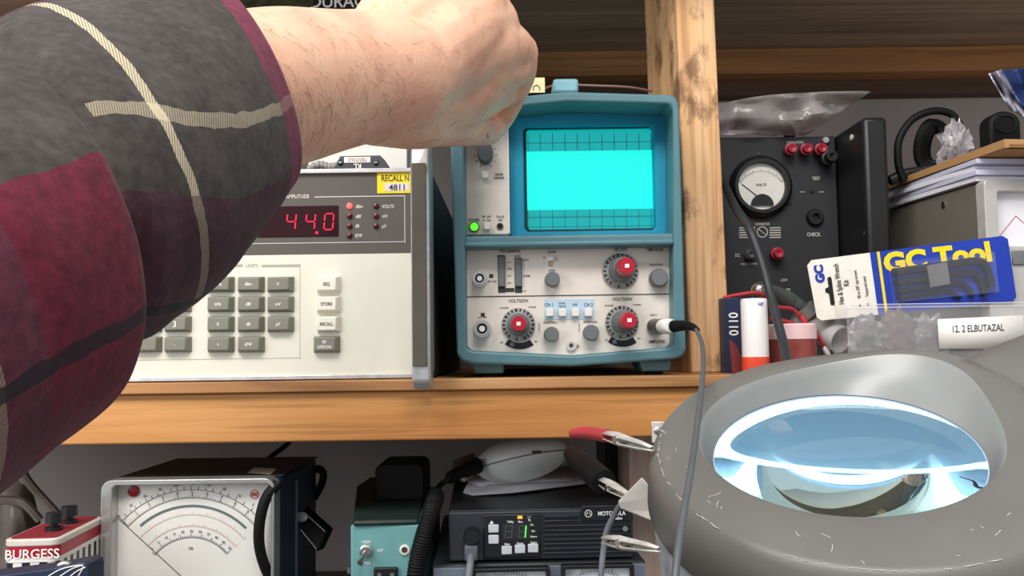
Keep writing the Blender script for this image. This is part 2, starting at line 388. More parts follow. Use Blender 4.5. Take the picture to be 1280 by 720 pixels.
# lower panel
mb = MB().prism(S.poly([(578,302),(846,302),(846,436),(717,447),(578,439)], 0.02), 0.02, 0.049); mb.build('control_panel', M['cream'], S.o)
mb = MB(); S.bx(mb, 584, 368.6, 842, 369.6, 0.0194, 0.0202); mb.build('panel_seam', M['ink'], S.o)
yl = 0.02; ym = 0.03
mbs = {(a, b): MB() for a in (True, False) for b in (True, False)}
for t, x, y, h, sq in (('TRIGGERING', 637, 314, 3.6, .9), ('SLOPE', 690, 315, 3, .9), ('LEVEL', 690, 338, 2.6, .9), ('SEC/DIV', 776, 312, 3.8, .9), ('TIME BASE', 818, 312, 4, .85),
        ('POSITION', 820, 331, 2.8, .9), ('VOLTS/DIV', 648, 376, 4, .9), ('VOLTS/DIV', 778, 374, 4, .9), ('POSITION', 688, 403, 3, .9), ('POSITION', 738, 402.5, 3, .9),
        ('AMPLIFIER', 821, 427, 4, .8), ('EXT INP', 615, 352, 2.6, .8), ('EXT INP', 603, 397, 2.6, .8), ('10X PROBE', 630, 385, 2, .8), ('1X PROBE', 665, 384, 2, .8), ('10X PROBE', 761, 382, 2, .8), ('1X PROBE', 796, 381, 2, .8),
        ('AUTO', 657, 325, 2.6, .8), ('NORM', 658, 345, 2.6, .8), ('TV', 656, 364, 2.4, .8), ('CH 1', 637, 328, 2.3, .8), ('LINE', 637, 336, 2.3, .8), ('EXT', 637, 345, 2.3, .8), ('INT', 637, 354, 2.3, .8),
        ('SOURCE', 626, 320, 2.2, .8), ('MODE', 647, 320, 2.2, .8), ('AC', 627, 428, 2.4, .8), ('DC', 670, 427, 2.4, .8), ('GND', 648, 426, 2, .8), ('AC', 758, 425, 2.4, .8), ('DC', 799, 423, 2.4, .8), ('+', 680, 322, 4, .9), ('-', 680, 329, 4, .9), ('INPUT', 817, 394, 2.6, .8)):
    S.txt(mbs[y < 370, x < 735], t, x, y, h, yl, sq)
for X, Y in ((614, 345), (603.5, 393.5)): S.bx(mbs[Y < 370, True], X-2.5, Y-2.5, X+2.5, Y+2.5, yl-.0003, yl)
mb = mbs[True, True]; S.bx(mb, 632, 360, 643, 365, yl-.0003, yl)
mb = mbs[False, True]
for X in (674, 724): S.bx(mb, X-.4, 404, X+.4, 415, yl-.0003, yl)
for X, Y in ((722, 433),): S.bx(mb, X-3, Y-.4, X+3, Y+.4, yl-.0003, yl); S.bx(mb, X-.4, Y-3, X+.4, Y+3, yl-.0003, yl)
[mbs[q].build(n_, M['ink'], S.o) for q, n_ in (((True, True), 'trigger_lettering'), ((True, False), 'time_base_lettering'), ((False, True), 'channel_lettering'), ((False, False), 'amplifier_lettering'))]
mb = MB()
for t, x, y, h in (('BEAM', 624, 218, 3.2), ('FINDER', 624, 222.5, 3.2), ('POWER', 592.5, 275, 3.4), ('OFF', 611, 271, 2.8), ('ON', 611, 275.5, 2.8), ('TRACE', 625, 271, 2.8), ('ADJ', 625, 275, 2.8)):
    S.txt(mb, t, x, y, h, ym, .85)
S.bx(mb, 603.5, 269.5, 605.5, 272, ym-.0003, ym); S.bx(mb, 603.5, 275, 606, 276, ym-.0003, ym)
mb.build('panel_lettering', M['ink'], S.o)
def knob(px, py, rp_, yl, depth, m, name='knob', n=28, gear=0.06):
    p = S.L(px, py, yl); r = rp_*S.k(px, py, yl)
    return MB().lathe([(r*1.0, 0), (r*1.0, depth*.75), (r*.88, depth), (0, depth)], p, (0, -1, 0), n*2, gear).build(name, m, S.o, angle=50)
k = S.k(607, 192, ym)
p = S.L(607, 194, ym)
kb = MB().lathe([(k*9.5, 0), (k*10, 0.006), (k*9, 0.016), (0, 0.0165)], p, (0, -1, 0), 40, .03); kb.v = [(x, y, p.z + (z-p.z)*1.35) for x, y, z in kb.v]
ik = kb.build('intensity_knob', M['dknob'], S.o, label='dark grey oval knob turned by the hand')
mb = MB()
for i in range(11):
    a = R_(-150 + i*30 + 90); ux = Vector((math.cos(a), 0, math.sin(a)*1.2)); mb.tube([p + ux*k*11.5, p + ux*k*14.5], k*.5, 4)
mb.v = [(x, min(max(y, ym-.0004), ym), z) for x, y, z in mb.v]
mb.build('knob_scale', M['ink'], ik)
def button(px, py, w, h, yl, d, name='push_button', m=None, par=None):
    mb = MB(); S.bx(mb, px-w/2, py-h/2, px+w/2, py+h/2, yl, yl); 
    mb = MB(); a, b, c, e = S.rect(px-w/2, py-h/2, px+w/2, py+h/2, yl); mb.box(a, b, yl-d, yl, c, e)
    return mb.build(name, m or M['wbtn'], par or S.o, bevel=0.0006)
button(606.5, 219, 8, 10, ym, 0.005); button(609, 283.5, 8, 9, ym, 0.006)
p = S.L(593, 284, ym); k = S.k(593, 284, ym)
MB().lathe([(k*6.3, 0), (k*6.3, .003), (k*5, .003)], p, (0, -1, 0), 24, ncap=False).build('lamp_ring', mat('lamp_ring', '#30402a', .4), S.o)
MB().lathe([(k*5, 0), (k*5, .0025), (k*3.5, .0045), (0, .005)], p, (0, -1, 0), 20).build('power_lamp', M['green_led'], S.o, label='glowing green power lamp')
p = S.L(625, 283, ym)
MB().lathe([(k*4.2, 0), (k*4.2, .0012), (k*2.6, .0012), (k*2.4, -.001), (0, -.001)], p, (0, -1, 0), 20).build('trim_socket', mat('trim_dark', '#4c4540', .4), S.o)
def bnc(px, py, r=10):
    p = S.L(px, py, yl); k = S.k(px, py, yl)
    b = MB().lathe([(k*r, 0), (k*r, .003), (k*r*.78, .003), (k*r*.78, .012), (k*r*.6, .012), (k*r*.6, .004), (0, .004)], p, (0, -1, 0), 28).build('bnc_connector', M['steel'], S.o)
    MB().lathe([(k*r*.34, .004), (k*r*.34, .010), (k*r*.2, .010), (0, .0101)], p, (0, -1, 0), 16).build('centre_pin', M['white'], b)
    MB().lathe([(k*r*.58, .0042), (k*r*.36, .0043)], p, (0, -1, 0), 20, ncap=False).build('insulator', M['ink'], b)
bnc(600, 349, 9.5); bnc(603, 411, 11)
for X, t in ((627, 319), (648, 322)):
    mb = MB(); S.bx(mb, X-4.6, t, X+4.6, 366, yl-.0004, yl)
    sl = mb.build('slider_slot', M['ink'], S.o)
    mb = MB(); S.bx(mb, X-4, t+1, X+4, 358, yl-.003, yl); mb.build('slider', M['gknob'], sl, bevel=.0005)
mb = MB(); S.bx(mb, 685, 320, 691, 333, yl-.0006, yl); so = mb.build('slope_switch', mat('switch_tan', '#b8a48e', .5), S.o, bevel=.0003)
mb = MB(); S.bx(mb, 685, 320, 692, 326, yl-.004, yl); mb.build('lever', M['white'], so, bevel=.0004)
knob(690, 350, 9.5, yl, .011, M['gknob']); knob(822, 348, 11.5, yl, .012, M['gknob']); knob(689, 418, 9.5, yl, .011, M['gknob']); knob(738, 416, 10, yl, .012, M['gknob'])
def dial(px, py, r, inner, red, dep):
    p = S.L(px, py, yl); k = S.k(px, py, yl)
    d = MB().lathe([(k*r, 0), (k*r, .0025), (k*inner*1.05, .004), (k*inner*1.05, .004), (0, .0041)], p, (0, -1, 0), 56, .02).build('range_dial', M['skirt'], S.o)
    mb = MB()
    for i in range(22):
        a = 2*math.pi*i/22
        if 4.2 < a < 5.2 and i % 2: continue
        c = p + Vector((math.cos(a)*k*r*.86, -.0036, math.sin(a)*k*r*.86)); ux = Vector((math.cos(a), 0, math.sin(a))); uz = Vector((-math.sin(a), 0, math.cos(a)))
        h = k*(1.0 + .5*(i % 3 == 0)); w = k*2.1
        mb.add([c-ux*w-uz*h, c+ux*w-uz*h, c+ux*w+uz*h, c-ux*w+uz*h], [(0, 1, 2, 3)])
    mb.build('dial_figures', M['ink'], d)
    MB().lathe([(k*inner, .003), (k*inner*.97, dep*.55), (k*inner*.8, dep*.6), (0, dep*.6)], p, (0, -1, 0), 60, .05).build('grey_knob', M['gknob'], d)
    rk = MB().lathe([(k*red, dep*.6), (k*red, dep*.92), (k*red*.85, dep), (0, dep)], p, (0, -1, 0), 48, .05).build('red_knob', M['red'], d, label='red inner knob')
    mb = MB().box(p.x-k*2.5, p.x+k*2.5, -dep-.0004+yl, -dep+yl, p.z-k*2.2, p.z+k*2.2); mb.build('knob_mark', M['white_ink'], rk)
dial(775, 339, 22.5, 15, 11, .046); dial(648, 406, 21, 14, 10, .03); dial(777, 403, 21, 14, 10, .05)
for cx, cy, qx, qy in ((649.5, 406, 640, 430.5), (778, 403, 768.5, 427)):
    mb = MB(); p = S.L(cx, cy, yl); k = S.k(cx, cy, yl)
    L0 = [p + Vector((math.cos(R_(a))*k*22.5, -.0005, math.sin(R_(a))*k*22.5)) for a in range(232, 309, 6)]
    L1 = [p + Vector((math.cos(R_(a))*k*30.5, -.0005, math.sin(R_(a))*k*30.5)) for a in range(232, 309, 6)]
    mb.loops([L0, L1], closed=False, cap0=False, cap1=False)
    cw_ = mb.build('coupling_window', M['black'], S.o)
    mb = MB(); S.bx(mb, qx-2.5, qy-2.5, qx+2.5, qy+2.5, yl-.0012, yl-.0006); mb.build('coupling_lever', M['gknob'], cw_)
mb = MB(); S.bx(mb, 680, 374, 743, 399, yl-.0006, yl); mp_ = mb.build('mode_panel', M['pale_blue'], S.o)
mb = MB()
for t, x, h in (('CH 1', 686.5, 4.2), ('CH 2', 735.5, 4.2), ('OFF', 718.5, 3)): S.txt(mb, t, x, 381, h, yl-.0006, .85)
for t, y in (('DUAL', 379), ('TRACE', 383)): S.txt(mb, t, 702.5, y, 2.6, yl-.0006, .85)
mb.build('lettering', M['ink'], mp_)
for x in (687, 703, 719, 735): button(x, 391, 9.5, 9.5, yl-.0006, .005, par=mp_)
p = S.L(714, 432, yl); k = S.k(714, 432, yl)
MB().lathe([(k*6, 0), (k*6, .003), (k*3, .003), (k*3, -.002), (0, -.002)], p, (0, -1, 0), 20).build('ground_jack', M['dull_steel'], S.o)
p = S.L(818, 408, yl); k = S.k(818, 408, yl)
MB().lathe([(k*10, 0), (k*10, .003), (k*7, .003), (k*7, .006)], p, (0, -1, 0), 24).build('bnc_connector', M['steel'], S.o)

# probe plugged into the oscilloscope
pr = Thing('probe_cable', 'grey cable plugged into lower right scope socket, hanging in front of the magnifier', 'cable', at(818, 408, 0.012))
def P(px, py, d): return pr.ds(px, py, d)
MB().lathe([(.0062, 0), (.0065, .012), (.0060, .014)], P(819, 408, .728), P(840, 408, .705)-P(819, 408, .728), 24).build('plug_collar', mat('collar_grey', '#77726c', .35, .5), pr.o)
MB().lathe([(.0064, 0), (.0066, .004), (.0064, .008), (.005, .010)], P(830, 408, .716), P(846, 408, .700)-P(830, 408, .716), 24).build('plug_ring', M['white'], pr.o, label='white locking ring')
bt = cr([P(842, 408, .704), P(856, 407, .692), P(866, 409, .682), P(872, 413, .672)], 4)
MB().tube(bt, [.0048 - .003*i/(len(bt)-1) for i in range(len(bt))], 14).build('strain_relief', M['rubber'], pr.o)
cb = cr([P(870, 412, .674), P(877, 428, .61), P(879, 455, .51), P(877, 485, .435), P(873, 520, .40), P(868, 560, .375), P(861, 605, .35), P(853, 650, .33), P(846, 700, .315), P(841, 770, .305), P(838, 900, .30)], 8)
MB().tube(cb, .00145, 10).build('cable', mat('cable_grey', '#55585a', .45), pr.o)

# ------------------------------------------------------------------ signal generator
G = Thing('signal_generator', 'wide grey and cream signal generator with red 44.0 display left of oscilloscope', 'signal generator', (at(270, 468, 0).x, 0, zS))
xl = G.L(24, 400, 0).x; xr = G.L(517, 400, 0).x; zt = G.L(400, 212, 0).z; zm = G.L(400, 318, 0).z; zb = G.L(400, 467, 0).z
zb = 0.0015
MB().box(xl-.012, G.L(540, 340, .004).x, .004, .37, zb, zt-.001).build('case', mat('gen_case', '#4b4a47', .5), G.o, bevel=.001)
MB().box(xl, xr, 0, .004, zm, zt-.003).build('upper_panel', M['gen_dark'], G.o)
MB().box(xl, xr, 0, .004, zb+.002, zm).build('lower_panel', M['gen_cream'], G.o)
MB().box(xl, xr, -.003, .006, zt-.0035, zt).build('top_trim', M['alu'], G.o, bevel=.0005)
MB().box(xl, xr, -.002, .006, zb-.0008, zb+.0025).build('bottom_trim', M['alu'], G.o, bevel=.0005)
for sgn, xa, xb in ((1, G.L(513.5, 340, -.039).x, G.L(537, 340, -.039).x), (-1, xl-.0195, xl-.0002)):
    prof = [(-.0015, .006), (-.013, .004), (-.013, -.0075), (-.030, -.0075), (-.037, -.001), (-.039, .02), (-.039, zt-.012), (-.034, zt+.008), (-.018, zt+.020), (-.008, zt+.012), (-.0015, zt-.002)]
    h = MB().add([(xa, y, z) for y, z in prof] + [(xb, y, z) for y, z in prof],
        [tuple(range(len(prof))), tuple(range(2*len(prof)-1, len(prof)-1, -1))] + [(i, len(prof)+i, len(prof)+(i+1) % len(prof), (i+1) % len(prof)) for i in range(len(prof))]).build('handle', M['alu'], G.o, bevel=.0018, label='cast aluminium corner handle')
    xx = (xa, xb-.0025) if sgn > 0 else (xa+.0075, xb)
    MB().box(xx[0]+.001, xx[1]+.0004, -.0402, -.0385, .010, zt-.004).build('handle_insert', mat('insert_olive', '#5d574b', .55), h, bevel=.0006)
mb = MB(); G.bx(mb, 322, 257, 423, 296, -.0008, 0); dw = mb.build('display_window', M['window'], G.o, bevel=.0003)
SEG = {'0': 'abcdef', '4': 'bcfg', '1': 'bc', '-': 'g'}
for ch, cx in (('4', 364), ('4', 388), ('0', 411)):
    mb = MB(); k = G.k(cx, 277, -.001); o = G.L(cx, 277, -.0012); w, hh, t = 5.5*k, 10*k, 1.15*k
    sl_ = lambda z: (z)*.09
    def sg(x0, z0, x1, z1):
        dx, dz = x1-x0, z1-z0; l = math.hypot(dx, dz); nx, nz = -dz/l*t/2*1.2, dx/l*t/2*1.2; e = .12
        q = [(x0+dx*e+nx, z0+dz*e+nz), (x0+dx*e-nx, z0+dz*e-nz), (x1-dx*e-nx, z1-dz*e-nz), (x1-dx*e+nx, z1-dz*e+nz)]
        mb.add([(o.x+x+sl_(z), o.y, o.z+z) for x, z in q], [(0, 1, 2, 3)])
    co = dict(a=(-w, hh, w, hh), b=(w, hh, w, 0), c=(w, 0, w, -hh), d=(-w, -hh, w, -hh), e=(-w, 0, -w, -hh), f=(-w, hh, -w, 0), g=(-w, 0, w, 0))
    for s_ in SEG[ch]: sg(*co[s_])
    mb.build('digit', M['seg'], dw)
p = G.L(396, 291, -.001); MB().lathe([(.0011, 0), (.0011, .0004), (0, .0005)], p, (0, -1, 0), 14).build('decimal_point', M['seg'], dw)
for i, (x, y) in enumerate(((437, 257.5), (437, 270), (437, 282.5), (437, 294.5), (470, 257.5), (470, 270), (470, 282.5))):
    p = G.L(x, y, 0); k = G.k(x, y, 0); r = 3.6*k
    MB().lathe([(r, 0), (r, .001), (r*.7, .0024), (0, .003)], p, (0, -1, 0), 16).build('indicator_led', M['led_on'] if i == 0 else M['led_off'], G.o, label='lit red indicator' if i == 0 else None)
mb = MB()
for t, x, y, h in (('AMPLITUDE', 372, 245.5, 4.6), ('dBm', 449, 258, 4.2), ('dBf', 448, 270.5, 4.2), ('dB', 446.5, 282.5, 4.2), ('EMF', 448.5, 294.5, 4.2), ('VOLTS', 485, 258, 4.2), ('mV', 481, 270, 4.2), ('\u00b5V', 480, 282.5, 4.2)):
    G.txt(mb, t, x, y, h, 0, .85)
G.bx(mb, 393, 245, 506, 246, -.0003, 0); G.bx(mb, 505.5, 245, 506.3, 304, -.0003, 0); G.bx(mb, 230, 303.5, 506, 304.3, -.0003, 0)
mb.build('white_lettering', mat('faded_white', '#d6d2c8', .7, var=0), G.o)
mb = MB()
G.txt(mb, 'UNITS', 315, 332, 4.4, 0, .85)
for a in ((268, 303), (327, 375)): G.bx(mb, a[0], 330.5, a[1], 333.5, -.0003, 0)
G.bx(mb, 374.6, 330.5, 375.2, 449, -.0002, 0); G.bx(mb, 150, 448.6, 375, 449.2, -.0002, 0)
mb.build('grey_lettering', mat('grey_print', '#a9a797', .7, var=0), G.o)
def key(x, y, w, h, leg, m, ink):
    k = G.k(x, y, 0); o = G.L(x, y, -.006); a, b = w*k*.5, h*k*.5
    kb_ = MB().add([(o.x-a*1.02, 0, o.z-b*1.05), (o.x+a*1.02, 0, o.z-b*1.05), (o.x+a*1.02, 0, o.z+b*1.05), (o.x-a*1.02, 0, o.z+b*1.05),
                   (o.x-a*.86, -.0065, o.z-b*.78), (o.x+a*.70, -.0065, o.z-b*.78), (o.x+a*.70, -.0065, o.z+b*.86), (o.x-a*.86, -.0065, o.z+b*.86)],
                  [(3,2,1,0),(4,5,6,7),(0,1,5,4),(1,2,6,5),(2,3,7,6),(3,0,4,7)]).build('key', m, G.o, bevel=.0007)
    if leg:
        mb = MB(); n = len(leg.split('\n'))
        for i, l_ in enumerate(leg.split('\n')): mb.text(l_, (o.x-a*.08, -.0065, o.z + ((n-1)/2-i)*k*6.2), (1, 0, 0), (0, 0, 1), k*(7.5 if len(l_) == 1 and l_.isdigit() else 4), squeeze=.85)
        mb.build('legend', ink, kb_)
for r_, y in enumerate((355, 380, 405, 430.5)):
    for c_, x in enumerate((274, 312, 349)):
        lg = [['MHz', 'dBm', 'V'], ['kHz', 'dBf', 'mV'], ['%', 'dB', '\u00b5V'], ['\u2190', 'EMF', '']][r_][c_]
        if r_ == 3 and c_ == 2: continue
        key(x, y, 33, 19, '<' if lg == '\u2190' else lg, M['key_grey'], M['white_ink'])
    for c_, x in enumerate((146, 183, 220)):
        key(x, y, 33, 19, [['7', '8', '9'], ['4', '5', '6'], ['1', '2', '3'], ['0', '.', '-']][r_][c_], M['key_grey'], M['white_ink'])
for y, t in ((355, 'SEQ'), (380, 'STORE'), (405, 'RECALL')): key(409.5, y, 29, 20, t, M['key_cream'], M['ink'])
key(407, 430.5, 33, 20, 'RF\nOFF/ON', M['key_grey'], M['white_ink'])
mb = MB(); G.bx(mb, 471.5, 216, 513, 241.5, -.0006, 0); stk = mb.build('sticker', M['yellow'], G.o, label='yellow recall number sticker')
mb = MB(); G.txt(mb, 'RECALL N', 494, 222.5, 7.6, -.0006, .72); mb.build('lettering', M['ink'], stk)
mb = MB(); G.bx(mb, 481, 229, 511, 238.5, -.0009, -.0006); ns = mb.build('number_strip', mat('strip_lilac', '#d9cfd8', .6), stk)
mb = MB(); G.txt(mb, '4811', 497, 234, 7.2, -.0009, 1.05); mb.build('number', M['ink'], ns)

# things on top of the generator
ztop = zS + zt
wb = Thing('white_box', 'plain white box on the generator, half hidden behind the wrist', 'box', (at(450, 200, .1).x, .1, ztop))
MB().box(wb.L(385, 200, 0).x, wb.L(509, 200, 0).x, 0, .12, 0, wb.L(440, 135, 0).z).build('carton', mat('carton_white', '#dcdad2', .6, var=.02), wb.o, bevel=.001)
mb = MB(); p = wb.L(483, 179, 0); mb.add([(p.x-.005, -.0003, p.z+.003), (p.x+.005, -.0003, p.z-.005), (p.x+.005, -.0003, p.z+.004)], [(0, 1, 2)]); mb.build('print_mark', mat('mark_grey', '#8a8780', .7), wb.o)
dc = Thing('connector_hood', 'dark grey plug hood with white serial sticker upside down on generator', 'connector', (at(452, 210, .045).x, .045, ztop))
p0 = dc.L(420, 211, 0); p1 = dc.L(482, 194, 0)
pts = dc.poly([(416, 215), (421, 203), (425, 195), (475, 194), (481, 200), (490, 215)], 0); pts = [(x, max(z, 0) if z > .006 else 0) for x, z in pts]
hd = MB().prism(pts, 0, .025).build('hood', mat('hood_grey', '#3f4044', .5), dc.o, bevel=.0008)
mb = MB(); dc.bx(mb, 430, 196, 463, 203.5, -.0008, 0); hs = mb.build('sticker', M['white'], dc.o, bevel=.0003)
mb = MB(); dc.txt(mb, '7859363', 447, 199.8, 5, -.0008, .95, True); mb.build('serial_number', mat('pink_print', '#b08a88', .7), hs)
mb = MB(); dc.txt(mb, 'KL', 447, 208, 6.5, 0, .9, True); mb.build('lettering', M['white_ink'], dc.o)
for x in (425.5, 470):
    p = dc.L(x, 203.5, 0); sc_ = MB().lathe([(.0024, 0), (.0024, .0008), (.0015, .0014), (0, .0014)], p, (0, -1, 0), 14).build('screw', M['black'], dc.o)
    MB().box(p.x-.0014, p.x+.0014, -.0017, -.0014, p.z-.0003, p.z+.0003).build('slot', M['dull_steel'], sc_)
hl = cr([dc.L(424, 207, .012), dc.L(412, 209, .012), dc.L(400, 206, .012), dc.L(385, 211, .012)], 8)
mb = MB().tube(hl, .0026, 10)
for i in range(2, 22, 3): mb.tube([Vector(hl[i]) - Vector((.0012, 0, 0)), Vector(hl[i]) + Vector((.0012, 0, 0))], .0036, 12)
mb.build('ribbed_cable', mat('cable_mid', '#8d8b88', .5), dc.o)
du = Thing('battery_pack', 'black battery packet with large white letters above the wrist, mostly hidden', 'battery pack', (at(400, 60, .14).x, .14, ztop + wb.L(440, 135, 0).z))
h = du.L(400, -25, 0).z
MB().box(du.L(300, 0, 0).x, du.L(520, 0, 0).x, 0, .05, 0, h).build('packet', mat('packet_black', '#1b1a16', .3, var=.3), du.o, bevel=.002)
mb = MB(); du.txt(mb, 'DURACELL', 437, 1.5, 15, 0, .95); mb.build('lettering', M['white_ink'], du.o)
mb = MB(); du.bx(mb, 300, -10, 392, 9, -.0005, 0); mb.build('foil_panel', mat('foil_green', '#3d4026', .3, var=.6, scale=120), du.o)
tg = Thing('paper_tag', 'tan card tag with handwriting on top of the oscilloscope', 'tag', (at(664, 112, .05).x, .05, at(664, 114, .05).z))
mb = MB(); tg.bx(mb, 645, 97, 681, 116, 0, .001); mb.build('card', mat('tag_tan', '#e6d1a2', .8), tg.o)
mb = MB()
for cx in (658.5, 670.5):
    p = [tg.L(cx + 4*math.cos(a), 111 - 4.5*math.sin(a), -.0003) for a in [math.pi*i/8 for i in range(-1, 10)]]; mb.tube(p, .00035, 5)
mb.build('handwriting', M['ink'], tg.o)
wr = MB(); pts = cr([at(682, 110, .06), at(700, 106, .08), at(740, 107, .09), at(785, 109, .10), at(815, 114, .12)], 6)
tag(wr.tube(pts, .0011, 8).build('loose_cable', mat('cord_brown', '#8a6a60', .5), None), 'thin brown cord lying across the top of the oscilloscope', 'cord')
# ------------------------------------------------------------------ right-hand end of the shelf
BM = Thing('panel_meter_box', 'old black panel instrument with round white meter, right of the post', 'test meter', (at(975, 460, .17).x, .17, zS))
hx = BM.L(870, 300, 0).x; hr = BM.L(1049, 300, 0).x; ht = BM.L(975, 171, 0).z
MB().box(hx, hr, 0, .12, 0, ht).build('case', M['black_paint'], BM.o, bevel=.0012)
lx = hr + .001
q = [(BM.LX(1049, 170, lx+.004)), (BM.LX(1087, 146, lx+.004))]
MB().box(lx, lx+.004, -.062, .12, 0, ht).build('lid', M['black'], BM.o, bevel=.001, label='glossy black lid swung open')
ldr = MB().box(lx-.002, lx+.020, -.074, -.062, 0, ht).build('lid_rim', M['black'], BM.o, bevel=.004)
for px, py in ((1065, 172), (1083, 291)):
    p = BM.LX(px, py, lx); MB().lathe([(.003, 0), (.003, .001), (.0015, .002), (0, .002)], p, (-1, 0, 0), 14).build('rivet', M['dull_steel'], BM.o)
p = BM.L(950, 234, 0); k = BM.k(950, 234, 0)
mt = MB().lathe([(k*39, 0), (k*39, .004), (k*34, .010), (k*30, .010), (k*29, .004), (0, .004)], p, (0, -1, 0), 48).build('meter', M['black'], BM.o)
fc = MB().lathe([(k*29, .0045), (0, .0046)], p, (0, -1, 0), 48, ncap=False).build('dial_face', mat('dial_white', '#e6e4dc', .5), mt)
mb = MB()
for i in range(25):
    a = R_(35 + i*110/24); c = p + Vector((0, -.0049, -k*12)); r0, r1 = k*30, k*(33.5 if i % 4 == 0 else 32)
    mb.tube([c + Vector((math.cos(a)*r0, 0, math.sin(a)*r0)), c + Vector((math.cos(a)*r1, 0, math.sin(a)*r1))], k*.35, 4)
mb.text('VOLTS', p + Vector((0, -.0049, k*2)), (1, 0, 0), (0, 0, 1), k*3)
n0, n1 = p + Vector((0, -.0052, -k*17)), p + Vector((-k*24, -.0052, k*3)); mb.tube([n0, n1], k*.5, 5)
mb.build('needle_and_scale', M['ink'], mt)
c = p + Vector((0, -.005, -k*24)); poly = [c + Vector((math.cos(R_(a))*k*14, 0, math.sin(R_(a))*k*14)) for a in range(0, 181, 12)]
MB().prism3(poly, (0, -.002, 0)).build('pivot_cover', M['black'], mt)
for a in (90, 210, 330):
    c = p + Vector((math.cos(R_(a))*k*41, 0, math.sin(R_(a))*k*41)); MB().lathe([(.002, 0), (.002, .001), (0, .0015)], c, (0, -1, 0), 12).build('mounting_screw', M['black'], BM.o)
def post_(px, py, m, r=7.5, d=.016):
    p = BM.L(px, py, 0); k = BM.k(px, py, 0); b = MB().lathe([(k*r*.8, 0), (k*r, .004), (k*r, d*.6), (k*r*.75, d*.62), (k*r*.75, d), (k*r*.4, d), (0, d*.9)], p, (0, -1, 0), 36, .04).build('binding_post', m, BM.o)
    return b
rp_m = mat('post_red', '#9c1c30', .35)
for x in (985, 1004, 1022): post_(x, 189, rp_m)
post_(1030, 201, M['black'], 9, .024)
p = BM.L(1031, 176, 0); MB().lathe([(.004, 0), (.004, .003), (.003, .004), (0, .004)], p, (0, -1, 0), 18).build('chrome_screw', M['steel'], BM.o)
p = BM.L(1018, 272, 0); k = BM.k(1018, 272, 0); MB().lathe([(k*11, 0), (k*11, .002), (k*9, .005), (k*5, .005), (k*4, .001), (0, .001)], p, (0, -1, 0), 24).build('jack', M['black'], BM.o, label='round black jack')
MB().lathe([(.0022, 0), (.0022, .001), (0, .0012)], BM.L(1015, 239, 0), (0, -1, 0), 12).build('jack', M['black'], BM.o)
post_(936, 319, mat('post_chrome', '#4a4a4c', .25, .6), 7, .01); post_(969, 318, rp_m, 8, .014)
mb = MB()
for t, x, y, h in (('CAPACITORS', 994, 178, 3), ('TEST', 1020, 223, 4), ('CHECK', 1017, 293, 4.5), ('DC', 922, 319, 4), ('VOLTS OHMMETER', 938, 330, 2.5), ('OHMMETER', 953, 280, 3), ('LOW', 980, 350, 3), ('OFF', 985, 362, 3)): BM.txt(mb, t, x, y, h, 0, .8)
for i in range(5):
    BM.bx(mb, 924, 284+i*3, 944, 285.3+i*3, -.0003, 0); BM.bx(mb, 962, 284+i*3, 976, 285.3+i*3, -.0003, 0)
BM.bx(mb, 1000, 239.5, 1006, 240.2, -.0003, 0); BM.bx(mb, 1024, 239.5, 1030, 240.2, -.0003, 0)
p = BM.L(953, 290, -.0003); k = BM.k(953, 290, 0); mb.ring([(p.x + k*7*math.cos(a), p.z + k*7*math.sin(a)) for a in [i*math.pi/8 for i in range(16)]], [(p.x + k*6*math.cos(a), p.z + k*6*math.sin(a)) for a in [i*math.pi/8 for i in range(16)]], -.0003, 0)
mb.tube([p + Vector((-k*5, 0, k*4)), p + Vector((k*5, 0, -k*4))], k*.5, 4)
mb.build('white_lettering', mat('dim_white', '#c9c5bf', .7, var=0), BM.o)
hd = cr([BM.L(880, 171, .03), BM.L(888, 160, .03), BM.L(905, 156, .03), BM.L(960, 156, .03), BM.L(982, 160, .03), BM.L(988, 172, .03)], 6)
MB().tube(hd, .006, 12).build('handle', M['rubber'], BM.o)
# bag lying on that box
bg = Thing('plastic_bag', 'thin clear plastic bag lying on top of the black panel instrument', 'bag', (at(990, 150, .2).x, .2, zS + ht))
mb = MB(); nu, nv = 26, 10; grid = []
topL = cr([(896, 130), (960, 119), (1030, 115), (1089, 114)], 10); botL = cr([(896, 171), (950, 171), (1000, 171), (1035, 151)], 10)
for j in range(nv+1):
    row = []
    for i in range(nu+1):
        a = topL[int(i/nu*(len(topL)-1))]; b = botL[int(i/nu*(len(botL)-1))]; t = j/nv
        px, py = a[0]+(b[0]-a[0])*t, a[1]+(b[1]-a[1])*t
        yy = -.055 + .02*t + .016*mnoise.noise(Vector((px*.03, py*.05, 1)))
        p = bg.L(px, py, yy); p.z = max(p.z, .0015); row.append(p)
    grid.append(row)
mb.loops(grid, closed=False, cap0=False, cap1=False); mb.build('film', clear('bag_film', '#c3bcba', .45, .22, .25, 25), bg.o, solid=.0006)

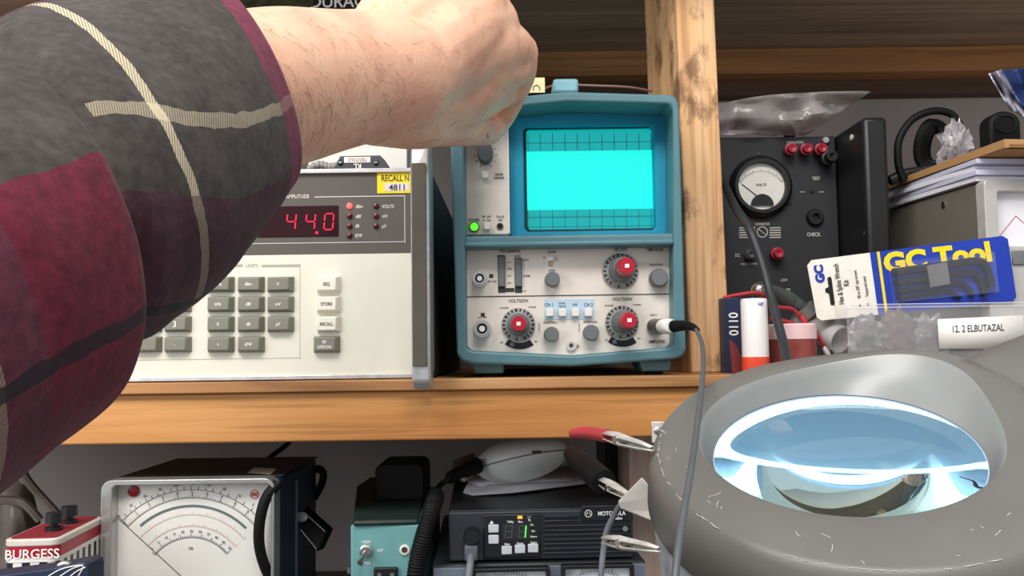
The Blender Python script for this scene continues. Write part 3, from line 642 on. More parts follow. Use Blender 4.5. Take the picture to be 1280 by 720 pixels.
CR = Thing('chart_recorder', 'dark grey metal instrument with silver-framed white chart at the right edge', 'chart recorder', (at(1235, 440, .03).x, .03, zS), (0, 0, R_(6)))
chh = CR.L(1234, 229, 0).z
MB().box(0, .24, .002, .16, 0, chh).build('case', mat('case_olive', '#6f6b60', .55, var=.05), CR.o, bevel=.001)
q = (0, .24, .055, chh)
MB().ring(rrect(-.0015, .2415, 0, chh+.0015, .004), rrect(.0095, .231, CR.L(1250, 309, 0).z, chh-.008, .003), -.008, .004).build('frame', mat('frame_silver', '#c6c3bd', .4, .3), CR.o, bevel=.001)
MB().box(.005, .235, .0, .002, CR.L(1250, 312, 0).z, chh-.004).build('chart_paper', M['paper'], CR.o, label='white chart sheet behind the frame')
mb = MB(); z0 = CR.L(1250, 300, 0).z
for i in range(6): mb.tube([Vector((.012 + i*.03, -.0003, z0)), Vector((.03+i*.03, -.0003, z0+.02)), Vector((.05+i*.03, -.0003, z0+.003))], .0003, 4)
mb.build('trace_line', M['red_ink'], CR.o)
MB().box(.004, .236, -.004, -.0005, .003, CR.L(1250, 313, 0).z-.004).build('lower_panel', M['paper'], CR.o, bevel=.001)
p = CR.L(1268, 323, -.004); MB().box(p.x-.005, p.x+.005, -.010, -.004, p.z-.006, p.z+.006).build('square_knob', M['gknob'], CR.o, bevel=.001)
p = CR.LX(1180, 256, 0); MB().lathe([(.003, 0), (.003, .001), (.0015, .0016), (0, .0016)], p, (-1, 0, 0), 14).build('side_screw', M['steel'], CR.o)
# paper stack: every ream sheaf its own thing
zc = zS + chh + .0016; nsh = 4
for i in range(nsh):
    t0 = .0045
    th = Thing('paper_sheaf', ['bottom sheaf of white papers lying directly on the chart recorder', 'second sheaf up in the paper pile on chart recorder', 'third sheaf up in the paper pile, under the topmost', 'topmost sheaf of papers, just under the cardboard tray'][i], 'papers',
               (CR.c.x, CR.c.y, zc + i*t0), (0, 0, R_(6 + [0, -1.5, 1, -2][i])), 'papers piled on the chart recorder')
    mb = MB(); x0 = -.003 - .002*(i % 2); L = []
    for s in range(9):
        y = .0 + .165*s/8 + [0, -.004, .002, -.006][i]; L.append([(x0, y, .0002), (.22, y, .0002), (.22, y, t0-.0002), (x0, y, t0-.0002)])
    mb.loops(L); mb.build('sheets', mat('sheaf_%d' % (i % 2), ['#e6e4ea', '#c9c9de'][i % 2], .8, var=.04), th.o, bevel=.0004)
zp = zc + nsh*t0
tr_ = Thing('cardboard_tray', 'brown cardboard tray with sloping side on the paper pile at right', 'tray', (CR.c.x, CR.c.y, zp), (0, 0, R_(6)))
y0, y1 = -.045, .155
za = tr_.LX(1278, 166, -.002); zbk = tr_.LX(1112, 232, -.002)
hy = lambda y: max(.006, zbk.z + (za.z - zbk.z)*(y - zbk.y)/(za.y - zbk.y))
mb = MB()
mb.add([(x, y, z) for x in (-.004, 0) for y, z in ((-.04, .001), (.165, .001), (.165, hy(.165)), (-.04, hy(-.04)))], [(0, 1, 2, 3), (7, 6, 5, 4), (0, 4, 5, 1), (1, 5, 6, 2), (2, 6, 7, 3), (3, 7, 4, 0)])
mb.build('side_wall', M['card'], tr_.o)
MB().box(0, .2, -.04, .165, .001, .004).build('tray_base', M['card'], tr_.o)
MB().box(0, .2, -.04, -.036, .001, hy(-.04)).build('front_wall', M['card'], tr_.o)
zf = zp + .004
# things in the tray
cc = Thing('coiled_cable', 'coil of black cable with big loop standing in the cardboard tray', 'cable', (at(1165, 215, .14).x, .14, zf))
mb = MB(); mb.tube(cr([cc.L(x, y, -.01) for x, y in ((1130, 226), (1123, 205), (1124, 175), (1140, 150), (1165, 139), (1188, 142), (1200, 156))], 8), .0035, 10); mb.build('loop', M['rubber'], cc.o)
mb = MB()
for j in range(5):
    c = cc.L(1166 + j*2, 183, .004*j); k = cc.k(1166, 183, 0); rr = k*(26 - 3*(j % 3))
    mb.tube([c + Vector((rr*.72*math.cos(a), .004*math.sin(a*2), rr*1.15*math.sin(a))) for a in [i*2*math.pi/28 for i in range(29)]], .0042, 8)
mb.build('coil', M['rubber'], cc.o)
mb = MB(); mb.tube(cr([cc.L(x, y, -.005) for x, y in ((1112, 226), (1130, 218), (1150, 214), (1165, 210))], 6), .005, 10); mb.build('plug', M['black'], cc.o)
cw = Thing('clear_wrap', 'crumpled clear wrap beside the coil of black cable in the tray', 'plastic wrap', (at(1200, 190, .1).x, .1, zf))
def crumple(c, rad, amp, seed, n=28, m=18, freq=3.0):
    mb = MB(); L = []
    for i in range(m+1):
        a = math.pi*(.02 + .96*i/m); row = []
        for j in range(n):
            b = 2*math.pi*j/n; v = Vector((math.sin(a)*math.cos(b), math.sin(a)*math.sin(b), math.cos(a)))
            s = 1 + amp*mnoise.noise(v*freq + Vector((seed, seed, 0))) + amp*.7*mnoise.noise(v*freq*2.7 + Vector((0, seed, seed)))
            row.append(Vector(c) + Vector((v.x*rad[0], v.y*rad[1], v.z*rad[2]))*s)
        L.append(row)
    return mb.loops(L)
CL2 = clear('wrap_film', '#c5bfc4', .42, .15, .5, 70)
crumple(cw.L(1195, 190, 0), (.012, .012, .024), .7, 3).build('film', CL2, cw.o, angle=25)
tp = Thing('black_pouch', 'rounded black pouch standing at the right end of the cardboard tray', 'pouch', (at(1256, 175, .05).x, .05, zf))
tw = tp.k(1256, 157, 0)*20; th_ = tp.L(1256, 138, 0).z; cx_ = tp.L(1257, 157, 0).x
po_ = [(cx_ - tw, 0), (cx_ + tw, 0)] + [(cx_ + tw*math.cos(a), th_ - tw*.85 + tw*.85*math.sin(a)) for a in [i*math.pi/14 for i in range(15)]]
MB().prism(po_, 0, .02).build('pouch', M['rubber'], tp.o, bevel=.003)
MB().ring([(cx_ + tw*.7*math.cos(a), th_ - tw*.85 + tw*.6*math.sin(a)) for a in [i*math.pi/12 for i in range(24)]], [(cx_ + tw*.6*math.cos(a), th_ - tw*.85 + tw*.5*math.sin(a)) for a in [i*math.pi/12 for i in range(24)]], -.001, .001).build('piping', M['black'], tp.o)
bb = Thing('blue_foil_bag', 'blue and clear glossy foil bag in the upper right corner', 'bag', (at(1290, 150, .0).x, .0, zf))
def sheet(th, tl, tr, bl, br, yl, amp, seed, nu=20, nv=16):
    g = []
    for j in range(nv+1):
        row = []
        for i in range(nu+1):
            u, v = i/nu, j/nv
            px = (tl[0]*(1-u)+tr[0]*u)*(1-v) + (bl[0]*(1-u)+br[0]*u)*v; py = (tl[1]*(1-u)+tr[1]*u)*(1-v) + (bl[1]*(1-u)+br[1]*u)*v
            row.append(th.L(px, py, yl + amp*mnoise.noise(Vector((u*2.5+seed, v*2.5, seed)))))
        g.append(row)
    return MB().loops(g, closed=False, cap0=False, cap1=False)
sheet(bb, (1250, 88), (1330, 80), (1282, 142), (1340, 150), .0, .02, 4).build('foil', mat('foil_blue', '#25345f', .25, var=.15, scale=30), bb.o, solid=.001)
sheet(bb, (1236, 92), (1252, 87), (1262, 136), (1284, 148), .0, .02, 4).build('clear_edge', mat('foil_clear', '#b9b6c4', .15, .3, var=.2, scale=80), bb.o, solid=.001)
sheet(bb, (1282, 142), (1340, 150), (1290, 200), (1350, 210), .004, .01, 2).build('lower_foil', MC['foil_blue'], bb.o, solid=.001)

# carded wrench kit standing in the clear box
cx0 = Thing('clear_plastic_box', 'clear plastic parts box with white handwritten label, behind the magnifier', 'parts box', (at(1170, 470, -.008).x, -.008, zS))
bxl, bxr = cx0.L(1060, 420, 0).x, cx0.L(1300, 420, 0).x; bzt = cx0.L(1170, 379, 0).z
cl = clear('box_clear', '#dcdce0', .14, .08)
MB().box(bxl, bxr, 0, .0015, .001, bzt).build('front_wall', cl, cx0.o); MB().box(bxl, bxl+.0015, .0016, .034, .001, bzt).build('end_wall', cl, cx0.o); MB().box(bxr-.0015, bxr, .0016, .034, .001, bzt).build('end_wall', cl, cx0.o)
MB().box(bxl, bxr, .0, .034, 0, .001).build('box_floor', cl, cx0.o)
MB().ring(rrect(bxl-.001, bxr+.001, bzt-.003, bzt, .0005, 1), rrect(bxl+.002, bxr-.002, bzt-.0025, bzt-.0005, .0005, 1), -.001, .0).build('rim', clear('rim_clear', '#ffffff', .55, .1), cx0.o)
pc = [cx0.L(x, y, -.001) for x, y in ((1172, 399), (1279, 394), (1281, 436), (1174, 436))]
lb = MB().add([tuple(p) for p in pc], [(0, 1, 2, 3)]).build('label', M['white'], cx0.o, solid=.0005, label='white sticker with handwriting')
mb = MB(); mb.text('12. 2 ELBUTAZAL', cx0.L(1222, 410, -.0014), (1, 0, .02), (0, 0, 1), .0052, squeeze=.72); mb.build('handwriting', mat('pencil', '#55555c', .8), lb)
CLg = clear('wrap_grey', '#8a8581', .6, .3, .5, 60)
for i, (x, y, r, lb_) in enumerate(((1085, 425, .016, 'grey crumpled wrap at the left end of the clear box'), (1122, 422, .017, 'grey crumpled wrap near the middle of clear box'), (1160, 426, .016, 'crumpled wrap just left of the white handwritten label'))):
    w_ = Thing('crumpled_wrap', lb_, 'plastic wrap', (cx0.c.x + cx0.L(x, y, .016).x, .0095, zS+.0012), (0, 0, 0), 'wraps in the clear box')
    cm_ = crumple((0, 0, 0), (r*.95, .0085, r*1.25), .3, 5+i); zn = min(v[2] for v in cm_.v); cm_.v = [(v[0], v[1], v[2]-zn) for v in cm_.v]; cm_.build('film', CLg if i != 1 else mat('wrap_brown', '#6a5f58', .5, var=.3, scale=90), w_.o, angle=25)
gc = Thing('wrench_card', 'blue and white carded hex wrench kit leaning in the clear box', 'tool card', (at(1138, 400, .006).x, .020, at(1138, 392, .020).z))
def gq(px, py, yl=0): return gc.L(px, py, yl)
# card (u along width, v up)
c00, c10, c01, c11 = gq(1022, 401), gq(1271, 376), gq(1008, 326), gq(1259, 294)
def cp(u, v, o=0):
    p = c00*(1-u)*(1-v) + c10*u*(1-v) + c01*(1-u)*v + c11*u*v; return Vector((p.x, p.y - o, p.z))
def cpoly(us, o, dy): return MB().prism3([cp(u, v, o) for u, v in us], (0, dy, 0))
uxc, uzc = (cp(1, .5)-cp(0, .5)).normalized(), (cp(.5, 1)-cp(.5, 0)).normalized()
card_out = [(0.02, 0), (.98, 0), (1, .06), (1, .94), (.975, 1), (.025, 1), (0, .92), (0, .06)]
cpoly(card_out, 0, .0008).build('card', mat('card_white', '#ece6da', .55), gc.o)
cpoly([(.305, 0), (.98, 0), (1, .06), (1, .94), (.975, 1), (.315, 1)], .0003, .0002).build('blue_print', mat('card_blue', '#1d3ba8', .4), gc.o)
mb = MB(); mb.add([cp(u, v, .0006) for u, v in ((.338, 0), (.352, 0), (.362, 1), (.348, 1))], [(0, 1, 2, 3)])
mb.text('GC Tool', cp(.64, .80, .0006), uxc, uzc, .0150, squeeze=1.12, bold=.05); mb.build('yellow_lettering', M['yellow'], gc.o)
mb = MB(); uv_, ur_ = uzc, -uxc
mb.text('GC', cp(.05, .76, .0003), uv_, ur_, .0066, squeeze=1.05, bold=.06); mb.build('blue_lettering', MC['card_blue'], gc.o)
mb = MB(); mb.text('Hex & Spline Wrench', cp(.135, .56, .0003), uv_, ur_, .0042, squeeze=.62); mb.text('Kit', cp(.172, .56, .0003), uv_, ur_, .0042, squeeze=.7)
mb.text('40 to 3/8" cap screws', cp(.225, .52, .0003), uv_, ur_, .0026, squeeze=.7); mb.text('Tempered steel', cp(.265, .47, .0003), uv_, ur_, .0026, squeeze=.7)
for u in (.222, .262): 
    p = cp(u, .18, .0004); mb.lathe([(.0009, 0), (0, .0001)], p, (0, -1, 0), 10)
mb.build('black_lettering', M['ink'], gc.o)
cpoly([(.078, .24), (.096, .22), (.100, .26), (.106, .66), (.102, .70), (.086, .68), (.084, .53), (.066, .51), (.064, .45), (.080, .42)], .0004, .0002).build('hang_slot', M['black'], gc.o)
# hex keys and blister
for i, (v, ul, m_) in enumerate(((.64, .70, .0026), (.47, .66, .0021), (.33, .60, .0016), (.23, .54, .0013))):
    pts = cr([cp(.40, v, .004), cp(ul, v+.02, .004), cp(ul+.12, v+.02, .004), cp(ul+.16, v-.08, .004), cp(ul+.17, max(.12, v-.40), .004)], 6)
    MB().tube(pts, m_*1.25, 6).build('hex_key', M['black'], gc.o)
cpoly([(.56, .34), (.66, .36), (.66, .70), (.56, .68)], .0085, .001).build('sleeve', mat('sleeve_grey', '#6d6a68', .5), gc.o)
bp0 = [(.385, .12), (.90, .12), (.905, .80), (.39, .80)]; bp1 = [(.40, .16), (.885, .16), (.89, .76), (.405, .76)]
MB().loops([[cp(u, v, .0006) for u, v in bp0], [cp(u, v, .011) for u, v in bp1]], cap0=False).build('blister', clear('blister_clear', '#cfd4e0', .10, .05), gc.o)

# small things between post and clear box
gs = Thing('glue_stick', 'white cylinder with orange-red base standing beside the post', 'glue stick', (at(945, 460, .0).x, .0, zS))
rg = gs.k(945, 420, 0)*16.5
MB().lathe([(rg, gs.L(945, 446, 0).z), (rg, gs.L(945, 376, 0).z), (rg*.94, gs.L(945, 373.5, 0).z), (0, gs.L(945, 373.5, 0).z)], (0, 0, 0), (0, 0, 1), 32).build('tube', mat('stick_white', '#f1ece8', .35, var=.02), gs.o)
MB().lathe([(rg*.98, 0), (rg*1.02, .001), (rg*1.02, gs.L(945, 446, 0).z), (0, gs.L(945, 446, 0).z)], (0, 0, 0), (0, 0, 1), 32).build('base_cap', mat('cap_red', '#ea5034', .35, var=.02), gs.o)
mb = MB(); mb.text('HP', gs.L(951, 380, -rg*.99) , (1, 0, 0), (0, 0, 1), .003, squeeze=.8); mb.build('pen_mark', MC['card_blue'], gs.o)
nb = Thing('navy_carton', 'narrow navy carton with white upright letters, against the post', 'carton', (at(920, 460, .04).x, .04, zS))
MB().box(nb.L(905, 420, 0).x, nb.L(932, 420, 0).x, 0, .05, 0, nb.L(920, 372, 0).z).build('carton', mat('carton_navy', '#1f2a48', .5), nb.o, bevel=.0008)
mb = MB(); mb.text('0110', nb.L(917, 405, -.0002), (0, 0, -1), (1, 0, 0), .0075, squeeze=.9); mb.build('lettering', M['white_ink'], nb.o)
jr = Thing('lidded_jar', 'small clear jar of red liquid with pale lid beside white cylinder', 'jar', (at(991, 450, .03).x, .03, zS))
rj = jr.k(991, 430, 0)*30
MB().lathe([(rj*.94, 0), (rj*.98, .002), (rj*.98, jr.L(991, 424, 0).z), (0, jr.L(991, 424, 0).z)], (0, 0, 0), (0, 0, 1), 36).build('jar_body', mat('jar_red', '#a1524c', .12, var=.2, alpha=.75), jr.o)
MB().lathe([(rj, jr.L(991, 424, 0).z), (rj, jr.L(991, 407, 0).z), (rj*.93, jr.L(991, 405, 0).z), (0, jr.L(991, 405, 0).z)], (0, 0, 0), (0, 0, 1), 36).build('lid', mat('lid_pink', '#e8c6c4', .35, var=.05), jr.o)
ct = Thing('clear_tube', 'frosted clear tube with red end lying next to the jar', 'tube', (at(1035, 450, .03).x, .035, zS))
a_, b_ = ct.L(1000, 400, .03), ct.L(1052, 425, -.01)
MB().lathe([(.0105, 0), (.0115, (b_-a_).length), (.0105, (b_-a_).length), (.0095, .002)], a_, b_-a_, 28, ncap=False).build('barrel', clear('tube_frost', '#d6d4d4', .5, .25), ct.o)
MB().lathe([(.0092, .004), (.0092, .016), (0, .016)], a_, b_-a_, 24).build('red_plug', mat('plug_red', '#d0342c', .4), ct.o)
MB().box(ct.L(1020, 430, 0).x-.01, ct.L(1020, 430, 0).x+.014, -.008, .03, 0, .013).build('stand_block', clear('stand_clear', '#cfcfcf', .35, .2), ct.o)
gp = Thing('test_clip', 'dark grey spring test clip lying above the small jar', 'clip', (at(975, 400, .05).x, .05, jr.c.z + jr.L(991, 405, 0).z))
MB().tube(cr([gp.L(x, y, d) for x, y, d in ((948, 368, -.02), (962, 364, -.01), (985, 374, 0), (1000, 382, .0), (1014, 392, 0))], 6), [.007, .0075, .008, .008, .0075, .007, .0065, .006, .006, .0062, .0066, .007, .0072, .007, .0066, .006, .0058, .0056, .0054, .0052, .005, .005, .005, .005, .0048][:25], 12).build('body', mat('clip_grey', '#4c5250', .5), gp.o)
MB().ell(gp.L(951, 362, -.026), (.008, .008, .0065)).build('dome', M['steel'], gp.o)
MB().cyl(gp.L(1005, 384, -.004), gp.L(1014, 394, -.004), .0085, .008, 16).build('collar', mat('collar_soft', '#7c7c78', .4), gp.o)
for i, (pts, lb_) in enumerate((
    (((905, 372), (925, 368), (945, 366), (962, 372)), 'thin red lead running left from the grey test clip'),
    (((955, 380), (975, 384), (990, 386), (1002, 396)), 'thin red lead looping above the small jar'),
    (((962, 398), (985, 402), (1005, 412), (1022, 420), (1030, 434)), 'thin red lead bending down past the right of the jar'))):
    th = Thing('red_lead', lb_, 'test lead', (at(pts[0][0], pts[0][1], .0).x, .012+.006*i, at(pts[0][0], pts[0][1], .01).z), group='red test leads')
    MB().tube(cr([th.L(x, y, 0.002*j) for j, (x, y) in enumerate(pts)], 6), .0014, 8).build('wire', mat('lead_red', '#b02a34', .4), th.o)
    e = th.L(*pts[-1], .002*(len(pts)-1)); MB().lathe([(.0022, 0), (.0026, .004), (.0018, .008), (0, .008)], e, (.4, -.2, -.8), 10).build('tip', M['dull_steel'] if i == 2 else MC['lead_red'], th.o)
rs = Thing('red_strap', 'dark red strap end in front of the navy carton', 'strap', (at(922, 460, .01).x, .014, zS))
MB().prism(rs.poly([(912, 424), (920, 430), (942, 472), (916, 472)], 0), 0, .004).build('strap', mat('strap_red', '#6b2429', .6), rs.o, bevel=.001)
bc = Thing('black_cable', 'thick black cable drooping from behind the post towards the magnifier', 'cable', at(950, 330, .04))
MB().tube(cr([bc.ds(*p) for p in ((876, 186, .878), (894, 211, .876), (906, 231, .862), (913, 247, .825), (921, 262, .785), (936, 285, .75), (951, 325, .735), (962, 365, .722), (972, 402, .70), (980, 432, .68), (986, 458, .65), (1000, 500, .60))], 8), .0036, 12).build('cable', mat('cable_black', '#2c3033', .5), bc.o)

# ------------------------------------------------------------------ lower row
V = Thing('vacuum_tube_voltmeter', 'analogue voltmeter with big cream dial and black carry strap at lower left', 'voltmeter', (at(245, 700, 0).x, 0, zB))
fx0, fx1, fz1 = V.L(146, 598, 0).x, V.L(347, 598, 0).x, V.L(245, 598, 0).z
xq0 = V.L(134, 606, -.01).x
MB().box(fx0-.003, fx1+.001, .004, .137, 0, fz1-.001).build('case', mat('case_navy', '#1e2c3c', .4, var=.1), V.o, bevel=.003)
MB().box(fx0-.004, fx1+.002, .01, .138, fz1-.0009, fz1+.0005).build('top_cover', M['black'], V.o, bevel=.0005)
mb = MB().ring(rrect(fx0-.007, fx1+.0005, .002, fz1+.001, .008), rrect(fx0+.0015, fx1-.002, .004, fz1-.003, .004), -.012, .006); mb.build('cover_rim', mat('rim_chrome', '#b9bab6', .2, .6), V.o, bevel=.001)
MB().box(fx0, fx1-.001, 0, .004, .003, fz1-.002).build('dial_face', mat('face_cream', '#eceae2', .45, var=.02), V.o)
ctr = V.L(238, 731, -.0004); kf = V.k(238, 700, 0)
def arcmb(mb, r, a0, a1, w, y=0):
    L0 = [ctr + Vector((math.cos(R_(a))*(r-w/2)*kf, -y, math.sin(R_(a))*(r-w/2)*kf)) for a in [a0+(a1-a0)*i/48 for i in range(49)]]
    L1 = [ctr + Vector((math.cos(R_(a))*(r+w/2)*kf, -y, math.sin(R_(a))*(r+w/2)*kf)) for a in [a0+(a1-a0)*i/48 for i in range(49)]]
    mb.loops([L0, L1], closed=False, cap0=False, cap1=False)
def tick(mb, r0, r1, a, w=.5):
    u = Vector((math.cos(R_(a)), 0, math.sin(R_(a)))); n = Vector((-u.z, 0, u.x))*w*kf/2; p0, p1 = ctr+u*r0*kf, ctr+u*r1*kf
    mb.add([p0-n, p1-n, p1+n, p0+n], [(0, 1, 2, 3)])
mb = MB(); arcmb(mb, 117, 42, 137, .6); arcmb(mb, 107, 42, 137, .6); arcmb(mb, 58, 40, 140, .6)
for i in range(61):
    a = 42 + 95*i/60; big = i % 6 == 0
    tick(mb, 107, 112 if big else 109.5, a, .7 if big else .4)
for i in range(22): a = 42+95*(i/21)**.8; tick(mb, 117, 121.5, a, .6)
for i in range(41): a = 40 + 100*i/40; tick(mb, 58, 63 if i % 5 == 0 else 60.5, a, .7)
for i in range(11):
    a = 42 + 95*i/10; u = Vector((math.cos(R_(a)), 0, math.sin(R_(a)))); t_ = Vector((u.z, 0, -u.x))
    mb.text(str(10-i), ctr+u*114*kf, t_, u, kf*3.2); mb.text(['0','5','10','20','50','100','200','1K','10'][min(i, 8)], ctr+u*124.5*kf, t_, u, kf*3); mb.text(str((10-i)*5), ctr+u*66*kf, t_, u, kf*3)
tick(mb, 0, 122, 137.8, .9)
mb.text('DB', ctr+Vector((0, 0, 45*kf)), (1, 0, 0), (0, 0, 1), kf*3); mb.build('black_scale', M['ink'], V.o)
mb = MB(); arcmb(mb, 97, 45, 131, 3.0); mb.build('mirror_band', mat('band_grey', '#6c7474', .4), V.o)
mb = MB(); arcmb(mb, 86, 40, 138, .5); arcmb(mb, 72, 40, 138, .5)
for i in range(41): a = 40+98*i/40; tick(mb, 86, 90 if i % 5 == 0 else 88, a, .5); tick(mb, 72, 76 if i % 5 == 0 else 74, a, .5)
mb.build('red_scale', mat('scale_red', '#d9a79c', .6, var=0), V.o)
p = V.L(167, 614, -.0005); MB().lathe([(.0045, 0), (.0042, .0012), (0, .0018)], p, (0, -1, 0), 20).build('red_jewel', mat('jewel', '#8e1020', .2), V.o)
p = V.L(318, 618, -.0004); mb = MB().ring([(p.x+.0035*math.cos(a), p.z+.0035*math.sin(a)) for a in [i*math.pi/12 for i in range(24)]], [(p.x+.0028*math.cos(a), p.z+.0028*math.sin(a)) for a in [i*math.pi/12 for i in range(24)]], -.0004, 0)
mb.box(p.x-.002, p.x+.002, -.0004, 0, p.z-.0015, p.z+.0015); mb.build('maker_emblem', mat('emblem_red', '#b75c58', .6), V.o)
mb = MB(); mb.add([V.LZ(x, y, fz1+.0008) for x, y in ((309, 591), (318, 584), (346, 586), (338, 593))], [(0, 1, 2, 3)]); mb.build('tape_patch', mat('tape_tan', '#a89c82', .7), V.o)
xs_ = fx1+.001
MB().tube(cr([V.ds(x, y, d) for x, y, d in ((348, 604, .705), (333, 622, .70), (325, 650, .697), (324, 680, .697), (331, 708, .70), (345, 735, .705))], 8), .0042, 10).build('side_rail', M['rubber'], V.o)
mb = MB().box(xs_-.0005, xs_+.0012, .055, .059, .005, fz1-.01); mb.build('side_seam', mat('seam_light', '#51647a', .4), V.o)
c0 = [V.ds(*p) for p in ((371, 630, .80), (363, 650, .79), (396, 691, .775), (409, 664, .785))]
st = MB().prism3(c0, (0.004, .012, 0)).build('strap', M['rubber'], V.o, bevel=.002)
mb = MB()
for (a, b) in (((373, 634, .795), (407, 665, .78)), ((366, 650, .786), (396, 687, .770))):
    A, B = V.ds(*a), V.ds(*b)
    for i in range(14): mb.tube([A+(B-A)*(i/14), A+(B-A)*((i+.55)/14)], .0005, 5)
mb.build('stitching', M['white_ink'], st)
MB().lathe([(.0046, 0), (.0042, .0012), (0, .0016)], V.ds(378, 646, .786), (.2, -1, .1), 18).build('rivet', M['steel'], st)
MB().tube(cr([V.ds(x, y, d) for x, y, d in ((388, 588, .85), (398, 586, .85), (404, 592, .85), (402, 605, .85), (393, 622, .84))], 6), .0035, 10).build('strap_loop', M['rubber'], V.o)
MB().tube(cr([V.ds(x, y, d) for x, y, d in ((335, 574, .85), (345, 566, .87), (358, 556, .9), (372, 540, .93), (380, 520, .95))], 6), .0025, 10).build('mains_lead', M['rubber'], V.o)

bt_ = Thing('lantern_battery', 'old red and white striped lantern battery with black terminals, lower left', 'battery', (dist(38, 690, .62).x, dist(38, 690, .62).y, zB), (0, 0, R_(5)))
w0 = bt_.L(5, 674, 0).x; w1 = bt_.L(73, 676, 0).x; bz = bt_.L(40, 674, 0).z; dp = .085
def rbox(x0, x1, y0, y1, r): return [(x, y) for x, y in rrect(x0, x1, y0, y1, r, 5)]
fp = rbox(w0, w1, 0, dp, .006)
def slab(z0, z1, gx=0): 
    P_ = rbox(w0-gx, w1+gx, -gx, dp+gx, .006+gx); return MB().loops([[(x, y, z0) for x, y in P_], [(x, y, z1) for x, y in P_]])
zr_ = bt_.L(40, 699, 0).z
stripe = NT('battery_stripes'); tc = stripe.n('ShaderNodeTexCoord'); sx = stripe.n('ShaderNodeSeparateXYZ'); stripe.l(tc.outputs['Object'], sx.inputs[0])
v_ = stripe.math('ADD', sx.outputs[0], sx.outputs[1]); v_ = stripe.math('FRACT', stripe.math('MULTIPLY', v_, 1/.0112)); v_ = stripe.math('GREATER_THAN', v_, .52)
stripe.l(stripe.mix(v_, lin('#e8e6e0'), lin('#17171a')), stripe.b.inputs['Base Color']); stripe.b.inputs['Roughness'].default_value = .4
slab(0, zr_).build('striped_body', stripe.m, bt_.o, label='black and white striped lower body')
slab(zr_+.0001, bz-.005, .0002).build('red_band', mat('band_red', '#b0162e', .35), bt_.o)
slab(zr_-.002, zr_+.0008, .0004).build('white_line', M['white'], bt_.o)
slab(bz-.005, bz, .0008).build('rim', mat('rim_cream', '#d8cfc4', .4), bt_.o, bevel=.001)
P_ = rbox(w0+.002, w1-.002, .002, dp-.002, .005); MB().loops([[(x, y, bz-.001) for x, y in P_], [(x, y, bz+.0006) for x, y in P_]]).build('top_plate', mat('plate_maroon', '#8a2a35', .45), bt_.o)
mb = MB(); mb.text('BURGESS', ((w0+w1)/2+.001, -.0005, (zr_+bz-.005)/2-.0005), (1, 0, 0), (0, 0, 1), .0062, squeeze=1.0); mb.build('lettering', M['white_ink'], bt_.o)
for y in (.028, .055):
    c = (w1-.014, y, bz); MB().lathe([(.006, 0), (.006, .003), (.003, .003), (.003, .006), (.0058, .006), (.0055, .013), (0, .0135)], c, (0, 0, 1), 24, .05).build('terminal', M['black'], bt_.o)
nt = Thing('navy_packet', 'navy packet with white drawing in the bottom left corner', 'packet', (dist(60, 720, .52).x, dist(60, 720, .52).y, zB))
mb = MB().prism(nt.poly([(-60, 726), (60, 711), (104, 702), (111, 706), (113, 1000), (-60, 1000)], 0), 0, .02); mb.v = [(x, y, max(z, 0)) for x, y, z in mb.v]
mb.build('packet', mat('packet_navy', '#1f2c47', .4, var=.1), nt.o, bevel=.001)
mb = MB()
for pts in (((58, 722), (75, 712), (95, 707), (104, 708), (98, 720)), ((70, 724), (88, 712), (104, 706)), ((84, 724), (96, 714), (107, 709))): mb.tube(cr([nt.L(x, y, -.0003) for x, y in pts], 5), .0004, 5)
mb.build('white_drawing', M['white_ink'], nt.o)
mb = MB(); mb.tube(cr([nt.L(x, y, .006) for x, y in ((72, 712), (76, 706), (84, 704), (90, 707))], 5), .0016, 8); mb.build('chrome_clip', M['steel'], nt.o)
pb = Thing('grey_plastic_sheet', 'crumpled grey plastic sheet behind the lantern battery', 'plastic sheet', (at(30, 640, .15).x, .15, zB))
sheet(pb, (-60, 560), (30, 570), (-60, 760), (110, 900), .0, .06, 9, 26, 26).build('film', mat('sheet_grey', '#8d8078', .3, var=.25, scale=40), pb.o, solid=.001)
for (a, b, c) in (((28, 572), (34, 600), (88, 660)), ((0, 625), (28, 628), (50, 650))):
    MB().tube(cr([pb.L(*a, -.03), pb.L(*b, -.035), pb.L(*c, -.03)], 8), .004, 8).build('fold', MC['sheet_grey'], pb.o)

TB = Thing('teal_control_box', 'teal box with toggle switch and black top, between voltmeter and radio', 'control box', (at(480, 700, 0).x, 0, zB))
x0, x1, z1 = TB.L(438, 656, 0).x, TB.L(524, 656, 0).x, TB.L(480, 656, 0).z
MB().box(x0, x1, 0, .2, 0, z1).build('case', mat('case_teal', '#6fa6a5', .45, var=.05), TB.o, bevel=.0015)
bk = [TB.LZ(x, y, z1+.004) for x, y in ((441, 651), (523, 649), (532, 612), (519, 597), (462, 596), (446, 607))]
MB().prism3(bk, (0, 0, -.0045)).build('top_plate', mat('top_green', '#24322f', .5, var=.15), TB.o, bevel=.002)
a, b = TB.L(469, 627, .09), TB.L(530, 585, .09)
q = [(x, y) for x, y in rrect(a.x, b.x, a.z-.004, b.z+.004, .007, 4)]
MB().prism([(x, max(z, z1+.004)) for x, z in q], .09, .15).build('black_block', M['rubber'], TB.o, bevel=.003)
mb = MB()
for t, x, y in (('HIGH', 458, 677), ('OFF', 475, 688), ('2MIN', 458, 704)): TB.txt(mb, t, x, y, 3.6, 0, .85)
mb.build('lettering', M['white_ink'], TB.o)
p = TB.L(458, 688, 0); k = TB.k(458, 688, 0)
tg_ = MB().lathe([(k*8, 0), (k*8, .002), (k*6, .0025), (k*6, .005), (k*3.5, .005)], p, (0, -1, 0), 12).build('toggle_switch', M['steel'], TB.o)
